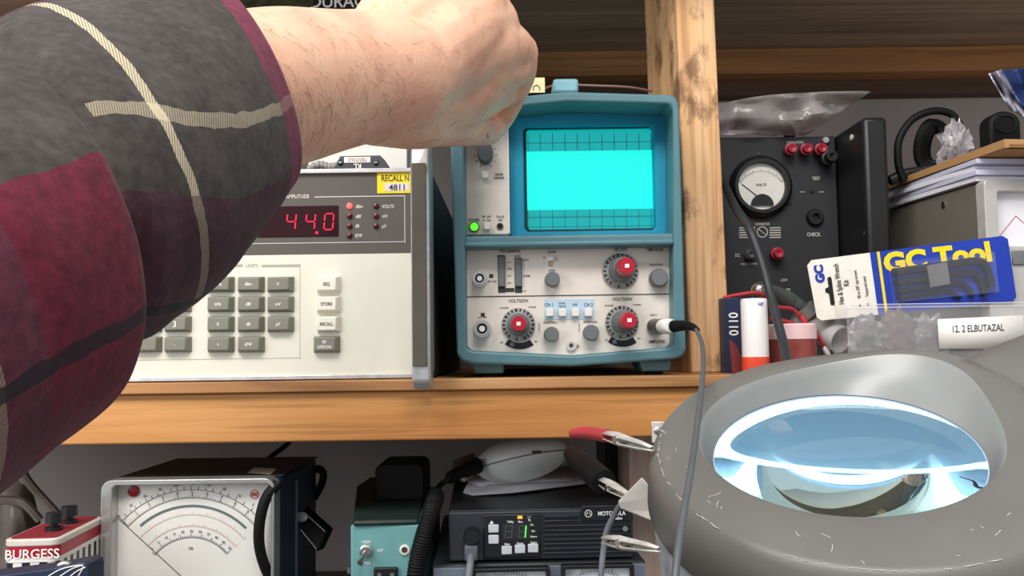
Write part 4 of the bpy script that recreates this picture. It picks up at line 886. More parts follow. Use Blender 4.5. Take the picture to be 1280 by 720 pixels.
MB().tube([p+Vector((0, -.004, 0)), p+Vector((-.001, -.010, -.004)), p+Vector((-.0025, -.014, -.0065))], [.0016, .0018, .0026], 12).build('lever', M['steel'], tg_)
p = TB.L(506, 687, 0); MB().lathe([(k*6.5, 0), (k*6.5, .0015), (k*4, .002), (k*3.6, .0005), (0, .0005)], p, (0, -1, 0), 24).build('jack', M['white'], TB.o)
MB().lathe([(k*3.8, .0012), (0, .0013)], p, (0, -1, 0), 18).build('jack_hole', mat('hole_brown', '#4a3632', .5), TB.o)
mb = MB(); TB.bx(mb, 467, 710, 497, 738, -.004, 0); so = mb.build('socket', M['black'], TB.o, bevel=.001)
mb = MB()
for x in (474, 490): TB.bx(mb, x-2.5, 716.5, x+2.5, 721, -.0045, -.004)
mb.build('pin', M['steel'], so)
mb = MB(); TB.bx(mb, 434, 709, 438, 717, .003, .008); mb.build('side_stud', M['steel'], TB.o)

PS = Thing('power_supply', 'grey-blue bench power supply with two panel meters under the radio', 'power supply', (at(670, 715, -.01).x, -.008, zB), (0, 0, R_(2)))
x0, x1 = PS.L(540, 712, 0).x, PS.L(808, 705, 0).x; zt_ = PS.L(560, 707, 0).z
MB().box(x0, x1, .004, .22, .0, zt_).build('case', mat('psu_black', '#23262b', .45), PS.o, bevel=.002)
MB().box(x0+.001, x1-.001, 0, .004, .002, zt_-.002).build('front_panel', mat('psu_blue', '#6c7684', .45), PS.o, bevel=.0005)
for xa, xb, ya in ((590, 688, 710), (702, 793, 706)):
    a, b, c, d = PS.rect(xa, ya, xb, ya+62, -.006); m_ = MB().ring(rrect(a, b, c, d, .002), rrect(a+.003, b-.003, c+.003, d-.003, .001), -.008, 0).build('panel_meter', M['black'], PS.o, bevel=.0008)
    MB().box(a+.002, b-.002, -.002, -.001, c+.002, d-.002).build('meter_face', mat('meter_white', '#e3e6ea', .4), m_)
    mb = MB(); o = Vector(((a+b)/2, -.0025, c+.004)); rr = (d-c)*.72
    for i in range(21):
        an = R_(45+90*i/20); u = Vector((math.cos(an), 0, math.sin(an))); mb.tube([o+u*rr, o+u*(rr+(.004 if i % 5 == 0 else .0025))], .0002, 4)
    mb.tube([o+Vector((rr*.25, 0, rr*.3)), o+Vector((rr*.75, 0, rr*.85))], .0003, 4); mb.build('scale', M['ink'], m_)
zP = zB + zt_
RD = Thing('two_way_radio', 'black mobile two-way radio with ribbed grille standing on the power supply', 'radio', (PS.c.x, 0, zP+.0002), (0, 0, R_(2.2)))
x0, x1, z1 = RD.L(561, 660, 0).x, RD.L(791, 650, 0).x, RD.L(600, 639, 0).z
MB().box(x0, x1, .006, .17, 0, z1).build('chassis', mat('radio_black', '#1d1f23', .4, var=.08), RD.o, bevel=.001)
MB().box(x0, x1, 0, .006, .001, z1-.0005).build('front_panel', mat('radio_front', '#2c3036', .45, var=.05), RD.o, bevel=.0012)
p = RD.L(590, 668, 0); k = RD.k(590, 668, 0)
MB().lathe([(k*10.5, 0), (k*10.5, .010), (k*9, .012), (0, .012)], p, (0, -1, 0), 16, .03).build('volume_knob', M['black'], RD.o)
a = RD.L(589, 688, 0)
pg = MB().box(a.x-.005, a.x+.005, -.011, 0, a.z-.006, a.z+.006).build('mic_plug', mat('plug_grey', '#5d6168', .45), RD.o, bevel=.0015)
MB().tube(cr([a+Vector((0, -.008, -.002)), a+Vector((-.001, -.020, -.008)), a+Vector((-.004, -.027, -.03)), a+Vector((-.006, -.028, -.06))], 6), .0028, 10).build('plug_lead', mat('lead_grey', '#777b82', .45), pg)
mb = MB(); RD.bx(mb, 604, 643, 676, 697, -.003, 0); pod = mb.build('control_pod', mat('pod_black', '#17191d', .35), RD.o, bevel=.001)
for x, y, w, h in ((617, 661, 13, 10), (617, 674.5, 13, 11), (633.5, 688, 13, 10.5), (650, 686.5, 13, 10.5), (666.5, 685.5, 13, 10.5)):
    mb = MB(); RD.bx(mb, x-w/2, y-h/2, x+w/2, y+h/2, -.005, -.003); mb.build('button', mat('button_pale', '#c6ccd2', .4), pod, bevel=.0006)
mb = MB()
for t, x, y in (('TxBsy', 638, 652), ('Mon', 650.5, 652), ('PL', 662, 650), ('Pri', 665, 656), ('Scn', 666.5, 663.5), ('Norm', 667, 670.5), ('Mem', 634, 680), ('Home', 650, 679), ('Select', 667, 678)): RD.txt(mb, t, x, y, 2.7, -.003, .85)
p = RD.L(614.5, 653, -.0032); mb.add([p+Vector((-.0016, 0, -.001)), p+Vector((.0016, 0, -.001)), p+Vector((0, 0, .0014))], [(0, 1, 2)])
mb.build('lettering', M['white_ink'], pod)
mb = MB(); RD.bx(mb, 647, 645, 653, 648.5, -.0034, -.003); mb.build('orange_lamp', mat('lamp_orange', '#ff9a30', .4, var=0, emit='#ff9a30', estr=1.2), pod)
mb = MB(); RD.bx(mb, 659, 645, 664, 648, -.0034, -.003); mb.build('grey_lamp', mat('lamp_grey', '#5a6670', .4, var=0), pod)
mb = MB(); RD.bx(mb, 628, 655, 662, 674, -.0033, -.003); mb.build('display', mat('radio_lcd', '#23272a', .2, var=0), pod)
for cx, lit in ((636, 0), (653, 1)):
    p = RD.L(cx, 664.5, -.0036); k = RD.k(cx, 664, 0)
    mb = MB()
    for (xa, za, xb, zb_) in ((-4, 7, 4, 7), (-4, 0, 4, 0), (-4, -7, 4, -7), (-4, 7, -4, 0), (-4, 0, -4, -7)) + (() if lit else ((4, 7, 4, 0), (4, 0, 4, -7))):
        mb.tube([p+Vector((xa*k+za*k*.1, 0, za*k)), p+Vector((xb*k+zb_*k*.1, 0, zb_*k))], k*.6, 4)
    mb.build('digit', mat('digit_ghost', '#4d5552', .4, var=0), pod)
    if lit:
        mb = MB(); mb.tube([p+Vector((4*k-.7*k, -.0003, -7*k)), p+Vector((4*k+.7*k, -.0003, 7*k))], k*.9, 4); mb.build('digit', mat('digit_green', '#50ff50', .4, var=0, emit='#58ff50', estr=1.3), pod, label='lit green figure one')
mb = MB()
for i in range(9):
    y = 645 + i*5.6
    xa = 680; xb = 724 if i < 2 else 790
    RD.bx(mb, xa, y-.4, xb, y+1.6, -.0028, 0)
mb.v = [(x, y, z) for x, y, z in mb.v]; mb.build('grille', mat('grille_black', '#25282e', .35), RD.o, bevel=.0004)
mb = MB(); RD.bx(mb, 727, 632, 791, 651, -.0032, 0); lp = mb.build('name_plate', mat('plate_black', '#121418', .35), RD.o, bevel=.0005)
mb = MB(); RD.txt(mb, 'MOTOROLA', 764.5, 641.5, 5, -.0033, .86); RD.txt(mb, 'Radius', 772, 647.5, 3.4, -.0033, .9)
p = RD.L(735.5, 642, -.0035); k = RD.k(735, 642, 0); cir = lambda r: [(p.x+k*r*math.cos(i*math.pi/12), p.z+k*r*math.sin(i*math.pi/12)) for i in range(24)]
mb.ring(cir(4.6), cir(3.9), -.0036, -.0034)
mb.tube([p+Vector((x*k, 0, z*k)) for x, z in ((-2.6, -2), (-1.2, 2), (0, -1), (1.2, 2), (2.6, -2))], k*.45, 4); mb.build('emblem_and_lettering', M['white_ink'], lp)
MB().lathe([(.0022, 0), (.002, .0008), (0, .001)], RD.L(781.5, 661, -.003), (0, -1, 0), 12).build('screw', M['gknob'], RD.o)
zR = RD.c.z + z1
# papers under the microphone
for i, (pts, lb_) in enumerate((
    (((579, 617), (590, 622), (640, 616), (752, 602), (722, 583), (640, 583), (588, 596)), 'lowest loose white sheet lying on top of the radio'),
    (((584, 609), (600, 613), (700, 601), (716, 600), (700, 588), (640, 586), (600, 594)), 'folded white sheet under the white microphone'),
    (((566, 576), (592, 566), (598, 590), (580, 603), (564, 590)), 'creased tan paper scrap behind the microphone cord'))):
    th = Thing('paper_sheet', lb_, 'paper', (at(650, 600, .06).x, .06, zR + .0006 + i*.0022), group='loose papers on the radio')
    P_ = [th.LZ(x, y, .0009 + (.010*mnoise.noise(Vector((x*.02, y*.05, i))) if i < 2 else (.012 if j % 2 else .002))) for j, (x, y) in enumerate(pts)]
    P_ = [Vector((p.x, min(max(p.y, -.05), .22), max(p.z, .0004))) for p in P_]
    c = sum(P_, Vector())/len(P_); c.z = max(c.z, .001)
    mb = MB().add([c]+P_, [(0, i_+1, (i_+1) % len(P_)+1) for i_ in range(len(P_))])
    mb.build('sheet', M['paper'] if i < 2 else mat('paper_tan', '#a89784', .8), th.o, solid=.0005)
mc = Thing('white_microphone', 'white oval hand microphone with coiled black cord lying on the papers', 'microphone', (dist(655, 590, .83).x, dist(655, 590, .83).y, zR+.006), (0, 0, 0))
c = mc.ds(652, 574, .83); km = .83/F
Mr = Euler((R_(-12), R_(-11), 0)).to_matrix()
c.z = max(c.z, 27*km*.95+.0)
mb = MB().ell(c, (59*km, .045, 27*km), 40, 20, Mr); mb.build('shell', mat('mic_white', '#e4e6e0', .35, var=.02), mc.o)
mb = MB(); mb.tube([c + Mr @ Vector((59.4*km*math.cos(a), .0453*math.sin(a), -.002)) for a in [i*2*math.pi/48 for i in range(49)]], .0005, 6); mb.build('seam', mat('seam_grey', '#6c6c68', .5), mc.o)
p = c + Mr @ Vector((58*km*.35, -.0425, -.001)); MB().box(p.x-.004, p.x+.004, p.y-.002, p.y+.001, p.z-.0008, p.z+.0012).build('slot', M['ink'], mc.o)
rb0, rb1 = mc.ds(598, 581, .80), mc.ds(561, 598, .775); mb = MB().tube([rb0, rb0*.5+rb1*.5, rb1], [.0065, .006, .0045], 14)
for i in range(7): q = rb0+(rb1-rb0)*(i+.5)/7; dn = (rb1-rb0).normalized()*.0012; mb.tube([q-dn, q+dn], .0072-.002*i/7, 14)
mb.build('strain_relief', M['rubber'], mc.o)
path = cr([mc.ds(*p) for p in ((562, 598, .776), (549, 608, .77), (545, 622, .74), (539, 640, .70), (530, 668, .69), (522, 700, .69), (516, 740, .69))], 14)
mb = MB().tube(path[:30], .0024, 10); mb.build('cord', M['rubber'], mc.o)
PP = [Vector(p) for p in path[26:]]; hel = []
for i in range(len(PP)-1):
    t = (PP[i+1]-PP[i]).normalized(); u = t.cross(Vector((0, 1, 0))).normalized(); w = t.cross(u)
    for j in range(8):
        q = PP[i] + (PP[i+1]-PP[i])*(j/8); ph = (i*8+j)/8*2*math.pi*.36; hel.append(q + (u*math.cos(ph*2) + w*math.sin(ph*2))*.0048)
MB().tube(hel, .0019, 7).build('coiled_cord', M['rubber'], mc.o)

ec = Thing('equipment_case', 'dark case behind the radio, seen beside the lower post', 'case', (at(766, 640, .2).x, .2, zB))
MB().box(ec.L(757, 600, 0).x, ec.L(800, 600, 0).x, 0, .1, 0, ec.L(766, 545, 0).z).build('case', M['black'], ec.o, bevel=.002)
MB().box(ec.L(762, 600, 0).x, ec.L(790, 600, 0).x, -.003, 0, .01, ec.L(766, 552, 0).z).build('front_panel', M['black_paint'], ec.o)

# alligator clips
def clip(name, label, boot, jaw, m, rb=.0052, ks=1.0):
    th = Thing(name, label, 'alligator clip', dist(*jaw[0]), group='alligator clips by the magnifier')
    Bp = [th.ds(*p) for p in boot]; J = [th.ds(*p) for p in jaw]
    if boot:
        Q = cr(Bp, 6); MB().tube(Q, [rb*(.62 + .38*min(1, 2.2*i/(len(Q)-1))) for i in range(len(Q))], 14).build('boot', m, th.o, label='coloured rubber boot')
    a, b = J[0], J[-1]; d = (b-a).normalized(); n = Vector((0, 0, 1)); n = (n-d*n.dot(d)).normalized(); s = d.cross(n); l = (b-a).length; n = n*ks; s = s*ks
    for sgn in (1, -1):
        L = []
        for i, (t, h, w) in enumerate(((0, .0024, .0034), (.3, .0036, .0040), (.5, .0030, .0036), (.8, .0024, .0024), (1, .0012, .0016))):
            q = a + d*l*t + n*sgn*h*.55; L.append([q + s*w + n*sgn*.0, q + n*sgn*h*.55, q - s*w])
        MB().loops(L, closed=False, cap0=False, cap1=False).build('jaw', M['dull_steel'], th.o, solid=.0007)
    mid = a + d*l*.36; MB().cyl(mid - s*.0044, mid + s*.0044, .0022, n=14).build('pivot', M['steel'], th.o)
    return th
clip('alligator_clip', 'alligator clip with red boot in front of the pine rail', ((714, 542, .51), (735, 541, .50), (760, 545, .48)), ((756, 544, .483), (815, 561, .437)), mat('boot_red', '#b53a40', .45), .0035, .82)
clip('alligator_clip', 'alligator clip with black boot below the pine rail', ((713, 567, .66), (733, 584, .63), (755, 603, .60)), ((751, 601, .605), (792, 624, .55)), M['rubber'], .0085)
clip('alligator_clip', 'bare silver alligator clip in front of the radio', (), ((757, 675, .46), (824, 687, .41)), M['rubber'], ks=.8)
gl_ = Thing('thin_grey_lead', 'thin grey lead hanging in front of the radio from black-booted clip', 'test lead', dist(775, 630, .57))
MB().tube(cr([gl_.ds(*p) for p in ((782, 622, .56), (770, 640, .57), (758, 665, .575), (754, 690, .575), (751, 725, .57), (748, 800, .57))], 8), .0019, 10).build('wire', mat('lead_mid', '#6d7178', .45), gl_.o)

# ------------------------------------------------------------------ magnifier lamp
ML_c = dist(1055, 553, .42); ML_R = Matrix.Rotation(R_(-8), 3, 'Y') @ Matrix.Rotation(R_(24), 3, 'X')
ML = Thing('magnifier_lamp', 'grey round magnifier lamp head with lit lens, in the lower right foreground', 'magnifier lamp', ML_c, ML_R.to_euler())
mlg = mat('lamp_grey_plastic', '#6c6a66', .38, var=.05, scale=25)
N = 96; oc, ic = Vector((.0075, -.001)), Vector((.0035, .0085))
def gz(t): 
    d = (t - R_(38) + math.pi) % (2*math.pi) - math.pi; return math.exp(-(d/R_(30))**2)
def lp_(r, c, z, gr=0, gzv=0):
    return [(c.x + (r + gr*gz(2*math.pi*i/N))*math.cos(2*math.pi*i/N), c.y + (r + gr*gz(2*math.pi*i/N))*math.sin(2*math.pi*i/N), z + gzv*gz(2*math.pi*i/N)) for i in range(N)]
bz_ = [lp_(.0605, ic, -.0125), lp_(.0625, ic, -.0085, .006, .0), lp_(.0645, ic, -.0042, .012, .001), lp_(.0664, ic, -.0004, .017, .003), lp_(.0668, ic, 0, .018, .0036)]
MB().loops(bz_, True, False, False).build('lens_bezel', mat('bezel_grey', '#8d8f8d', .28, var=.04), ML.o, angle=60, label='lighter grey sloping ring around the lens')
LL = [lp_(.0668, ic, 0, .018, .0036), lp_(.0690, ic, .0006, .0185, .0040), lp_(.080, oc.lerp(ic, .4), .0006, .013, .004), lp_(.0895, oc, .0004, .004, .002), lp_(.0922, oc, -.0008), lp_(.0945, oc, -.0034), lp_(.0972, oc, -.010), lp_(.0990, oc, -.026), lp_(.0980, oc, -.0275)]
MB().loops(LL, True, False, False).build('top_shell', mlg, ML.o, angle=60, label='scratched grey top shell')
LL = [lp_(.0980, oc, -.0275), lp_(.0965, oc, -.0285), lp_(.0975, oc, -.030), lp_(.0945, oc, -.092), lp_(.092, oc, -.096), lp_(.089, oc, -.096), lp_(.0885, oc, -.030)]
MB().loops(LL, True, False, False).build('lower_shell', mat('lamp_grey_lower', '#a9adb2', .3, var=.05), ML.o, angle=60)
inner = [lp_(.0600, ic, -.0130), lp_(.066, ic, -.0135), lp_(.0875, oc, -.018), lp_(.0882, oc, -.094)]
MB().loops(inner, True, False, False).build('reflector', mat('reflector_white', '#bccae2', .35, var=.02), ML.o, angle=60)
# lens
Rl, ap, zc_ = .19, .0602, -.0125; prof = []
sag = lambda r: Rl - math.sqrt(Rl*Rl - r*r); s0 = sag(ap); ed = .0012
prof = [(ap*i/14, -(ed + s0 - sag(ap*i/14))) for i in range(15)] + [(ap*i/14, ed + s0 - sag(ap*i/14)) for i in range(14, -1, -1)]
t = NT('lens_glass'); b = t.b; b.inputs['Base Color'].default_value = (.70, .985, .97, 1); b.inputs['Roughness'].default_value = 0; b.inputs['Transmission Weight'].default_value = 1; b.inputs['IOR'].default_value = 1.5
MB().lathe([(max(r, .0004), z) for r, z in prof], (ic.x, ic.y, zc_-.002), (0, 0, 1), 72).build('lens', t.m, ML.o, angle=30, label='large clear glass lens')
# circular tube
tubm = mat('tube_glow', '#ffffff', .4, var=0, emit='#e4faff', estr=2.6)
MB().tube([(oc.x + .077*math.cos(2*math.pi*i/64), oc.y + .077*math.sin(2*math.pi*i/64), -.040) for i in range(3, 64)], .0066, 12).build('ring_tube', tubm, ML.o, label='lit circular fluorescent tube')
for a in (.05, -.05):
    p = Vector((oc.x + .077*math.cos(a*3), oc.y + .077*math.sin(a*3), -.040)); MB().box(p.x-.009, p.x+.009, p.y-.012, p.y+.012, p.z-.009, p.z+.009).build('tube_socket', M['white'], ML.o, bevel=.002)
MB().tube(cr([(oc.x + .0855*math.cos(R_(a)), oc.y + .0855*math.sin(R_(a)), z) for a, z in ((112, -.030), (106, -.027), (101, -.031), (90, -.034), (78, -.034), (66, -.036), (58, -.042), (57, -.050))], 8), .0005, 6).build('wire', M['rubber'], ML.o, label='thin dark line standing in for a reflection in the lens')  # dark strand added to draw the reflection line in the lens
# neck
LN = []; dv = Vector((.93, .37, 0)).normalized(); nv_ = Vector((-dv.y, dv.x, 0))
for s, w, h in ((.090, .030, -.003), (.098, .035, .002), (.115, .036, .0045), (.15, .034, .005), (.20, .032, .005)):
    o = Vector((oc.x, oc.y, 0)) + dv*s
    LN.append([o + nv_*w*math.cos(a)*(abs(math.cos(a))**-.4 if abs(math.cos(a)) > .05 else 1) + Vector((0, 0, -.014 + (h+.014)*math.sin(a) if math.sin(a) > 0 else -.014 + .016*math.sin(a))) for a in [i*2*math.pi/24 for i in range(24)]])
MB().loops(LN).build('neck', mlg, ML.o, angle=60)
o = Vector((oc.x, oc.y, 0)) + dv*.19
MB().tube([o, o + dv*.10 + Vector((0, 0, .02)), o + dv*.35 + Vector((0, 0, .03))], .012, 14).build('arm', mat('arm_tan', '#c9c0a4', .4), ML.o)
mb = MB(); rnd = random.Random(3)
for i in range(70):
    a = rnd.uniform(math.pi*.85, math.pi*1.75); 
    c_ = oc; r = rnd.choice((rnd.uniform(.073, .090), .0916)); z = .0006 if r < .0905 else -.0002
    p = Vector((c_.x + r*math.cos(a), c_.y + r*math.sin(a), z)); l = rnd.uniform(.001, .005); a2 = rnd.uniform(0, 6.28) if r < .0905 else a+math.pi/2
    q = p + Vector((l*math.cos(a2), l*math.sin(a2), 0)); m_ = (p+q)/2 + Vector((rnd.uniform(-.0006, .0006), rnd.uniform(-.0006, .0006), 0)); mb.tube([p, m_, q], .00013, 4)
sc_o = mb.build('scratches', mat('scratch_white', '#cfccc4', .6, var=0), ML.o); sc_o['kind'] = 'stuff'
# pale fastening tab under the rim, where the clips bite
mb = MB(); Pt = [ML.ds(*p) for p in ((804, 598, .50), (774, 628, .53), (776, 636, .53), (808, 648, .49), (822, 655, .46), (822, 620, .46))]
mb.prism3(Pt, ML.Ri @ Vector((0, .006, 0))).build('terminal_tab', M['white'], ML.o, bevel=.001)
# ------------------------------------------------------------------ person's arm
SH = dist(300, 110, .45)
person = Thing('person', "person's arm in a plaid flannel shirt reaching to turn the oscilloscope knob", 'person', dist(-250, 520, .22))
# sleeve: rings given as (cx, cy, depth, R px, ratio, axis tilt deg)
RG = [(296, 99, .43, 150, .35, 25), (258, 122, .405, 168, .40, 26), (213, 152, .38, 186, .42, 27), (165, 182, .355, 203, .42, 28), (118, 205, .335, 214, .42, 28),
      (75, 232, .315, 214, .42, 28), (40, 262, .297, 196, .44, 28), (22, 276, .290, 236, .54, 26), (2, 293, .282, 252, .55, 26), (-70, 332, .258, 264, .52, 27), (-150, 380, .238, 276, .5, 28), (-270, 450, .215, 300, .5, 30), (-420, 540, .195, 330, .5, 30)]
rings = cr([tuple(list(r) + [i]) for i, r in enumerate(RG)], 9); NA = 112; Lp = []; uvs = []
def skew(t): return max(0, 60*(1 - math.exp(-((t/5.5)**2)*1.1))) if t < 7 else 58 + (t-7)*2
for (cx, cy, d, R, ra, ti, t) in rings:
    m_ = Vector((math.cos(R_(ti)), -math.sin(R_(ti)))); Mj = Vector((math.sin(R_(ti)), math.cos(R_(ti))))
    rm = R*d/F; row = []; ur = []
    for j in range(NA):
        th = 2*math.pi*j/NA
        w = 1 + .010*mnoise.noise(Vector((math.cos(th)*1.6, math.sin(th)*1.6, t*.9))) + .012*mnoise.noise(Vector((math.cos(th)*3 + t*.3, math.sin(th)*3, t*1.8)))*min(1, t)
        q = Vector((cx, cy)) + (Mj*math.cos(th) + m_*math.sin(th)*ra)*R*w
        dd = d - rm*math.sin(th)*math.sqrt(max(0, 1-ra*ra))*w
        row.append(person.ds(q.x, q.y, dd)); ur.append((t/12.0, (math.degrees(th) - skew(t) + 180) % 360))
    Lp.append(row); uvs.append(ur)
c1_, c0_ = (sum((Vector(p) for p in Lp[k_]), Vector())/NA for k_ in (-1, -6)); dv_ = (c1_-c0_).normalized(); last = Lp[-1]
for e_ in (.06, .13, .21, .30):
    Lp.append([p + dv_*e_ + Vector((0, -.2*e_, -.35*e_)) for p in last]); uvs.append([(min(.999, u + e_*.02), v) for u, v in uvs[-1]])
fl = NT('flannel_plaid'); uvn = fl.n('ShaderNodeUVMap', uv_map='plaid'); sp = fl.n('ShaderNodeSeparateXYZ'); fl.l(uvn.outputs[0], sp.inputs[0])
tcx = fl.n('ShaderNodeTexCoord'); nzw = fl.n('ShaderNodeTexNoise', i_Scale=90.0, i_Detail=3.0); fl.l(tcx.outputs['Object'], nzw.inputs['Vector'])
U = fl.math('ADD', sp.outputs[0], fl.math('MULTIPLY', fl.math('SUBTRACT', nzw.outputs[0], .5), .012)); Vv = fl.math('ADD', sp.outputs[1], fl.math('MULTIPLY', fl.math('SUBTRACT', nzw.outputs[0], .5), .012))
def band(x, pts):   # constant bands
    st = []
    for i, (p, v) in enumerate(pts): st.append((p, (v, v, v)))
    r = fl.ramp(st, 'CONSTANT'); fl.l(x, r.inputs[0]); return r.outputs[0]
dg = lambda a: ((a + 180) % 360)/360
uA = band(U, [(0, 0), (6.55/12, 1), (9.6/12, .3)])
uC = band(U, [(0, 1), (.62/12, 0)])
vB = band(Vv, [(0, 0), (dg(-58), 1), (dg(38), 0), (dg(140), 1)])
f = fl.math('MULTIPLY', vB, fl.math('ADD', fl.math('MULTIPLY', uA, .5), .5)); f = fl.math('MAXIMUM', f, fl.math('MULTIPLY', uC, .82))
base = fl.ramp([(0, lin('#45413f')), (.5, lin('#492e39')), (.82, lin('#733048')), (1, lin('#6a2338'))]); fl.l(f, base.inputs[0])
hz = fl.n('ShaderNodeTexNoise', i_Scale=260.0, i_Detail=4.0); fl.l(tcx.outputs['Object'], hz.inputs['Vector'])
hr_ = fl.ramp([(.3, (.72, .70, .70)), (.7, (1.25, 1.2, 1.18))]); fl.l(hz.outputs[0], hr_.inputs[0])
hz2 = fl.n('ShaderNodeTexNoise', i_Scale=38.0, i_Detail=5.0); fl.l(tcx.outputs['Object'], hz2.inputs['Vector'])
hr2 = fl.ramp([(.35, (.8, .8, .8)), (.68, (1.2, 1.18, 1.14))]); fl.l(hz2.outputs[0], hr2.inputs[0])
col = fl.mix(1.0, base.outputs[0], hr_.outputs[0], 'MULTIPLY'); col = fl.mix(1.0, col, hr2.outputs[0], 'MULTIPLY')
tw = fl.math('FRACT', fl.math('ADD', fl.math('MULTIPLY', sp.outputs[0], 230), fl.math('MULTIPLY', sp.outputs[1], 170))); tw = fl.math('ADD', fl.math('MULTIPLY', fl.math('GREATER_THAN', tw, .38), .62), .28)
sU = band(U, [(0, 0), (3.66/12, 1), (3.92/12, 0), (10.25/12, 1), (10.5/12, 0)]); sV = band(Vv, [(0, 0), (dg(67), 1), (dg(72.5), 0)])
fade = fl.ramp([(0, (.25, .25, .25)), (.62/12, (.55, .55, .55)), (5.2/12, (0, 0, 0))], 'CONSTANT'); fl.l(U, fade.inputs[0])
cm = fl.math('MAXIMUM', fl.math('MULTIPLY', sU, tw), fl.math('MULTIPLY', fl.math('MULTIPLY', sV, tw), fade.outputs[0]))
both = fl.math('MULTIPLY', sU, sV); cm = fl.math('MAXIMUM', cm, fl.math('MULTIPLY', both, .95))
notred = fl.math('SUBTRACT', 1.0, fl.math('MULTIPLY', vB, .55)); cm = fl.math('MULTIPLY', cm, notred)
col = fl.mix(cm, col, lin('#cdbfa0'))
dk = band(Vv, [(0, 0), (dg(-14.5), .85), (dg(-8.5), 0)]); col = fl.mix(dk, col, lin('#26242a'))
pk = band(U, [(0, 0), (6.28/12, .55), (6.62/12, 0)]); pk = fl.math('MULTIPLY', pk, vB); col = fl.mix(pk, col, lin('#8e2440'))
fl.l(col, fl.b.inputs['Base Color']); fl.b.inputs['Roughness'].default_value = .95; fl.b.inputs['Specular IOR Level'].default_value = .15
fl.b.inputs['Sheen Weight'].default_value = .08; fl.b.inputs['Sheen Roughness'].default_value = .5
bp = fl.n('ShaderNodeBump', i_Strength=.3, i_Distance=.0012); fl.l(hz.outputs[0], bp.inputs['Height']); fl.l(bp.outputs[0], fl.b.inputs['Normal'])
mb = MB().loops(Lp, True, False, True); sl_o = mb.build('sleeve', fl.m, person.o, solid=.002, angle=80, label='plaid flannel sleeve in charcoal, maroon and cream')
me = sl_o.data; ul = me.uv_layers.new(name='plaid'); nR = len(Lp)
for poly in me.polygons:
    vi = [me.loops[i].vertex_index for i in poly.loop_indices]
    vals = [uvs[v//NA][v % NA] for v in vi]; mx = max(v for u, v in vals)
    for li, (u, v) in zip(poly.loop_indices, vals):
        ul.data[li].uv = (u, (v + (360 if mx - v > 180 else 0))/360)
# skin
sk = NT('skin'); tcs = sk.n('ShaderNodeTexCoord'); n1 = sk.n('ShaderNodeTexNoise', i_Scale=28.0, i_Detail=5.0); sk.l(tcs.outputs['Object'], n1.inputs['Vector'])
r1 = sk.ramp([(.32, lin('#e8ab92')), (.5, lin('#f2bc9e')), (.7, lin('#f7c7a8'))]); sk.l(n1.outputs[0], r1.inputs[0])
n2 = sk.n('ShaderNodeTexNoise', i_Scale=170.0, i_Detail=3.0); sk.l(tcs.outputs['Object'], n2.inputs['Vector']); r2 = sk.ramp([(.30, (.80, .66, .60)), (.42, (1, 1, 1))]); sk.l(n2.outputs[0], r2.inputs[0])
sk.l(sk.mix(.5, r1.outputs[0], r2.outputs[0], 'MULTIPLY'), sk.b.inputs['Base Color']); sk.b.inputs['Roughness'].default_value = .5
sk.b.inputs['Subsurface Weight'].default_value = .12; sk.b.inputs['Subsurface Radius'].default_value = (.008, .003, .002); sk.b.inputs['Subsurface Scale'].default_value = .6
vo = sk.n('ShaderNodeTexVoronoi', i_Scale=420.0); sk.l(tcs.outputs['Object'], vo.inputs['Vector'])
bps = sk.n('ShaderNodeBump', i_Strength=.12, i_Distance=.0012); sk.l(vo.outputs[0], bps.inputs['Height']); sk.l(bps.outputs[0], sk.b.inputs['Normal'])
mb = MB(); Q = person.ds
def cap(pts, n=16):
    """tapered chain: (px, py, d, r)"""
    P_ = [Q(p[0], p[1], p[2]) for p in pts]; rr = [p[3] for p in pts]
    pr_ = cr([(*p, r) for p, r in zip(P_, rr)], 5)
    mb.tube([Vector(p[:3]) for p in pr_], [p[3] for p in pr_], n)
    for p, r in ((P_[0], rr[0]), (P_[-1], rr[-1])): mb.ell(p, (r, r, r), n, 10)
cap([(215, 145, .37, .036), (290, 120, .43, .038), (350, 110, .485, .0415), (400, 103, .52, .0405), (440, 98, .545, .0395), (490, 92, .575, .040)], 28)
# palm and back of the hand
cap([(450, 122, .55, .028), (520, 92, .59, .030), (580, 62, .622, .027), (608, 58, .635, .024)])
cap([(450, 105, .545, .030), (520, 55, .59, .029), (590, 12, .628, .025)])
cap([(520, 78, .585, .034), (572, 42, .615, .030), (608, 32, .640, .0235)])
cap([(455, 80, .55, .028), (520, 20, .595, .026), (580, -35, .63, .020)])
cap([(470, 65, .56, .024), (515, -15, .60, .022), (560, -82, .63, .016)])
cap([(470, 120, .56, .029), (530, 118, .612, .028), (585, 105, .645, .024), (615, 98, .662, .019)])
cap([(510, 128, .60, .026), (560, 124, .64, .025), (605, 120, .672, .0165), (624, 116, .68, .0125)])
# index
cap([(604, 60, .632, .023), (632, 58, .65, .0185), (649, 65, .665, .0140)]); cap([(649, 65, .665, .0142), (650, 92, .68, .0122), (642, 116, .692, .0108)]); cap([(642, 116, .692, .0108), (632, 140, .703, .0095), (622, 160, .713, .0080)])
cap([(600, 84, .64, .022), (636, 84, .664, .0165)])
# middle, ring, little
cap([(592, 10, .63, .022), (606, 4, .65, .018), (614, 2, .668, .0145)]); cap([(614, 2, .668, .0140), (628, 40, .695, .0105)]); cap([(628, 40, .695, .0105), (625, 85, .705, .0088)])
cap([(580, -35, .63, .018), (596, -50, .655, .0145), (602, -50, .668, .012)]); cap([(602, -50, .668, .012), (614, -10, .69, .010)]); cap([(614, -10, .69, .010), (612, 25, .693, .0085)])
cap([(560, -82, .63, .015), (575, -98, .65, .0115), (582, -98, .66, .0105)]); cap([(582, -98, .66, .0105), (596, -65, .68, .009)]); cap([(596, -65, .68, .009), (592, -32, .678, .0078)])
